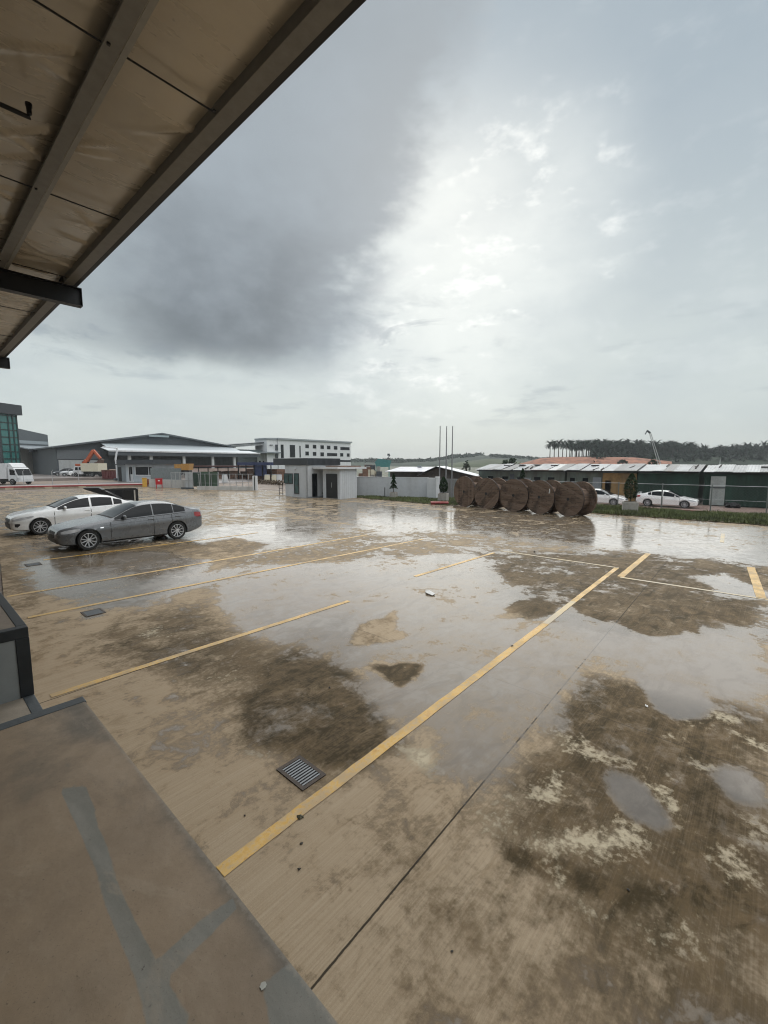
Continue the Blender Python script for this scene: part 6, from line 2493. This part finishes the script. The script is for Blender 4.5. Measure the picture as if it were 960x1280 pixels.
def leaf_mesh(blobs, leaf, n_of, seed, squash=.75):
    """light and dark leaf clumps: many small faces scattered through each crown's volume"""
    rr = np.random.default_rng(seed)
    V_, F_ = [], []
    k = 0
    for (x, y, z, r) in blobs:
        n = n_of(r)
        d = rr.normal(size=(n, 3))
        d /= np.linalg.norm(d, axis=1)[:, None]
        rad = r * rr.uniform(.35, 1.08, n) ** .6
        c = d * rad[:, None] * np.array([1, 1, squash]) + np.array([x, y, z])
        a = rr.normal(size=(n, 3))
        a[:, 2] *= .6
        a = a / np.linalg.norm(a, axis=1)[:, None] * leaf * rr.uniform(.5, 1.3, n)[:, None]
        b_ = np.cross(a, rr.normal(size=(n, 3)))
        b_ = b_ / (np.linalg.norm(b_, axis=1)[:, None] + 1e-6) * leaf * .55
        Q = np.stack([c - a, c + b_, c + a, c - b_], 1).reshape(-1, 3)
        V_.append(Q)
        F_.append(np.arange(4 * n).reshape(n, 4) + k)
        k += 4 * n
    me_ = bpy.data.meshes.new('leaves')
    me_.from_pydata(np.concatenate(V_).tolist(), [], np.concatenate(F_).tolist())
    return me_

rnd = random.Random(21)
def belt(name, label, spec, n, rlo, rhi, leaf, seed, mat, dens, kind_cat='wood'):
    """spec: list of (px, py_top, t) -> crowns filling the slope below that outline"""
    bl = []
    for k in range(n):
        i = rnd.randrange(len(spec) - 1)
        f_ = rnd.random()
        (p0, y0, t0), (p1, y1, t1) = spec[i], spec[i + 1]
        px, py, t = p0 + (p1 - p0) * f_, y0 + (y1 - y0) * f_, t0 + (t1 - t0) * f_
        back = rnd.random()
        v_ = pt(px, py, t)
        r_ = rnd.uniform(rlo, rhi)
        dirh = Vector((v_.x, v_.y, 0)).normalized()
        v_ = v_ - dirh * 50 * (1 - back)
        z = v_.z - r_ * .7 - (1 - back) * (v_.z + 2) * rnd.uniform(.3, .9) * .8 + rnd.uniform(-.6, .8)
        bl.append((v_.x, v_.y, z, r_))
    m_ = leaf_mesh(bl, leaf, lambda r: int(dens * r * r), seed)
    m_.materials.append(mat)
    o = bpy.data.objects.new(name, m_)
    C.objects.link(o)
    return tag(o, label, kind_cat, kind='stuff')
belt('far_wood', 'far hazy wooded ridge along the horizon left of the palms', [(430, 574, 600), (470, 573, 600), (520, 574, 600), (545, 573, 590), (570, 568, 590), (600, 566.5, 580), (640, 569.5, 580), (690, 572, 590)], 420, 4.5, 8, 2.4, 3, LEAF2, 2.6)
def plantation(spec, n, seed):
    rn = random.Random(seed)
    V_, F_ = [], []
    for k in range(n):
        i = rn.randrange(len(spec) - 1)
        f_ = rn.random()
        (p0, y0, t0), (p1, y1, t1) = spec[i], spec[i + 1]
        px, py, t = p0 + (p1 - p0) * f_, y0 + (y1 - y0) * f_, t0 + (t1 - t0) * f_
        v_ = pt(px, py, t)
        back = rn.random() ** .7
        dirh = Vector((v_.x, v_.y, 0)).normalized()
        c = v_ - dirh * 55 * (1 - back) + Vector((0, 0, rn.uniform(-3.4, .9) - (1 - back) * (v_.z - 3) * .75 - 1.6))
        sc = rn.uniform(.75, 1.3)
        for j in range(20):
            a = rn.uniform(0, 6.28)
            e_ = rn.uniform(-.5, 1.2)
            d = Vector((math.cos(a) * math.cos(e_), math.sin(a) * math.cos(e_), math.sin(e_)))
            sd__ = Vector((-math.sin(a), math.cos(a), 0))
            pr = c
            w = .55 * sc
            for m in range(3):
                nx_ = pr + d * 1.25 * sc
                i0 = len(V_)
                V_.extend([pr - sd__ * w, pr + sd__ * w, nx_ + sd__ * w * .7 + Vector((0, 0, -.15)), nx_ - sd__ * w * .7 - Vector((0, 0, .15))])
                F_.append((i0, i0 + 1, i0 + 2, i0 + 3))
                pr = nx_
                w *= .75
                d = (d + Vector((0, 0, -.42))).normalized()
    m_ = bpy.data.meshes.new('plantation_wood')
    m_.from_pydata([tuple(v) for v in V_], [], F_)
    m_.materials.append(LEAFP)
    o = bpy.data.objects.new('plantation_wood', m_)
    C.objects.link(o)
    tag(o, 'dark palm plantation wood along the ridge behind the sheds on the right', 'wood', kind='stuff')
plantation([(742, 553, 262), (800, 555, 285), (860, 557.5, 300), (900, 557, 300), (940, 553.5, 300), (985, 552.5, 300), (1080, 551, 305), (1200, 551, 310)], 1100, 4)

# oil palms standing clear at the edge of the plantation
def palm_mesh(seed):
    rn = random.Random(seed)
    h = 7.2
    tb = B()
    tb.tube([(0, 0, 0), (.1, 0, h * .5), (0, .1, h)], [.26, .2, .24], 7)
    cb_ = B()
    for k in range(38):
        a = 2 * math.pi * k / 19 + rn.uniform(-.15, .15)
        el_ = rn.uniform(-.55, 1.3)
        ln = rn.uniform(3.0, 4.2)
        prev = Vector((0, 0, h))
        dirv_ = Vector((math.cos(a) * math.cos(el_), math.sin(a) * math.cos(el_), math.sin(el_)))
        sidev = Vector((-math.sin(a), math.cos(a), 0))
        m = 7
        for i in range(m):
            nxt = prev + dirv_ * ln / m
            w = .62 * math.sin(math.pi * (i + .7) / (m + .6)) + .05
            for sg in (1, -1):
                c0 = prev
                tip = prev.lerp(nxt, .7) + sidev * sg * w + Vector((0, 0, -.25 * w))
                cb_.face([c0, prev.lerp(nxt, .55), tip])
                tip2 = nxt.lerp(prev, .2) + sidev * sg * w * .9 + Vector((0, 0, -.35 * w)) + dirv_ * .2
                cb_.face([prev.lerp(nxt, .5), nxt, tip2])
            prev = nxt
            dirv_ = (dirv_ + Vector((0, 0, -.19 - .03 * i))).normalized()
    return tb, cb_
protos = []
for s_ in range(3):
    tb, cb_ = palm_mesh(s_ + 2)
    o = thing('oil_palm', 'oil palm', 'palm tree')
    tb.build('trunk', BARK, o, smooth=50)
    cb_.build('crown', LEAFP, o, smooth='raw')
    protos.append(o)
front = [(688, 553.5, 236, 'leftmost oil palm standing alone on the red earth bank'), (693.5, 552.5, 240, 'second oil palm from the left on the red earth bank'), (699, 552, 234, 'third oil palm from the left on the red earth bank'), (704, 553.5, 242, 'fourth oil palm from the left, close to its neighbours, on the earth bank'), (709, 554.5, 238, 'fifth oil palm from the left, where the gap in the row closes')]
k = 0
for px, py, t, lab in front:
    v_ = pt(px, py, t)
    s_ = (v_.z - 6.2) / 8.3
    bz = 6.2 if px > 676 else 3
    if k < 3:
        o = protos[k]
        o.location = (v_.x, v_.y, bz)
        o.rotation_euler = (0, 0, k)
        o.scale = (s_, s_, s_)
        o['label'] = lab
        o['group'] = 'oil palms on the earth bank'
    else:
        copy_tree(protos[k % 3], (v_.x, v_.y, bz), rnd.uniform(0, 6), lab, 'oil palms on the earth bank', s_)
    k += 1
rest = 0
for row in range(3):
    px = 713 + row * 1.5
    while px < 870:
        t = 240 + row * 9 + (px - 713) * .30 + rnd.uniform(-4, 4)
        py = 554.0 + rnd.uniform(-2.2, 3.0) + max(0, (px - 790)) * .035
        v_ = pt(px, py, t)
        bz = min(6.4, v_.z - 6)
        s_ = (v_.z - bz) / 8.3
        copy_tree(protos[rest % 3], (v_.x, v_.y, bz), rnd.uniform(0, 6), 'dark oil palm in the dense rows of the plantation on the ridge', 'oil palms in the dense plantation rows', s_)
        rest += 1
        px += rnd.uniform(4.2, 6.6)
# round dark tree behind the long shed
def broad_tree(label, px, py_top, t, width_px, seed, z0=-.9, mat=LEAF):
    v_ = pt(px, py_top, t)
    w = width_px * t / F_PX
    o = thing('broad_tree', label, 'tree', (v_.x, v_.y, z0))
    H_ = v_.z - z0
    rn = random.Random(seed)
    b = B()
    b.tube([(0, 0, 0), (.1, 0, H_ * .35), (0, .1, H_ * .75)], [.35, .28, .1], 8)
    for k in range(6):
        a = 6.28 * k / 6
        b.tube([(0, 0, H_ * .35), (math.cos(a) * w * .18, math.sin(a) * w * .18, H_ * .55), (math.cos(a) * w * .36, math.sin(a) * w * .36, H_ * .70)], [.16, .10, .04], 5)
    b.build('trunk', BARK, o, smooth=50)
    bl = []
    for k in range(34):
        a = rn.uniform(0, 6.28)
        r_ = w * .5 * math.sqrt(rn.random())
        zt__ = H_ * (1 - .42 * (r_ / (w * .5)) ** 2)
        bl.append((math.cos(a) * r_, math.sin(a) * r_, zt__ - w * .12 - rn.uniform(0, H_ * .3), w * rn.uniform(.09, .15)))
    m_ = leaf_mesh(bl, w * .03, lambda r: 130, seed)
    m_.materials.append(mat)
    c_ = bpy.data.objects.new('crown', m_)
    C.objects.link(c_)
    c_.parent = o
broad_tree('round dark broad tree behind the long shed roof', 640, 566.5, 92, 31, 1)
broad_tree('small dark bushy tree on the field left of the round tree', 583, 573, 130, 10, 2)
broad_tree('dark tree at the foot of the crane boom', 817, 567, 118, 13, 3)
broad_tree('small olive tree growing on the red earth bank', 779, 573.5, 205, 11, 4, 2.5, LEAF2)

HAZE = True
if HAZE:
    hb = B()
    hb.box(-1100, 1700, -1300, 1700, -4.5, 60)
    hm = bpy.data.materials.new('haze_air')
    nt, N, L = nodes_of(hm)
    N.remove(N['Principled BSDF'])
    pv = N.new('ShaderNodeVolumePrincipled')
    pv.inputs['Color'].default_value = (.86, .90, .92, 1)
    pv.inputs['Density'].default_value = .0004
    pv.inputs['Anisotropy'].default_value = 0.0
    L.new(pv.outputs[0], N['Material Output'].inputs['Volume'])
    ho = hb.build('haze', hm)
    tag(ho, kind='stuff')
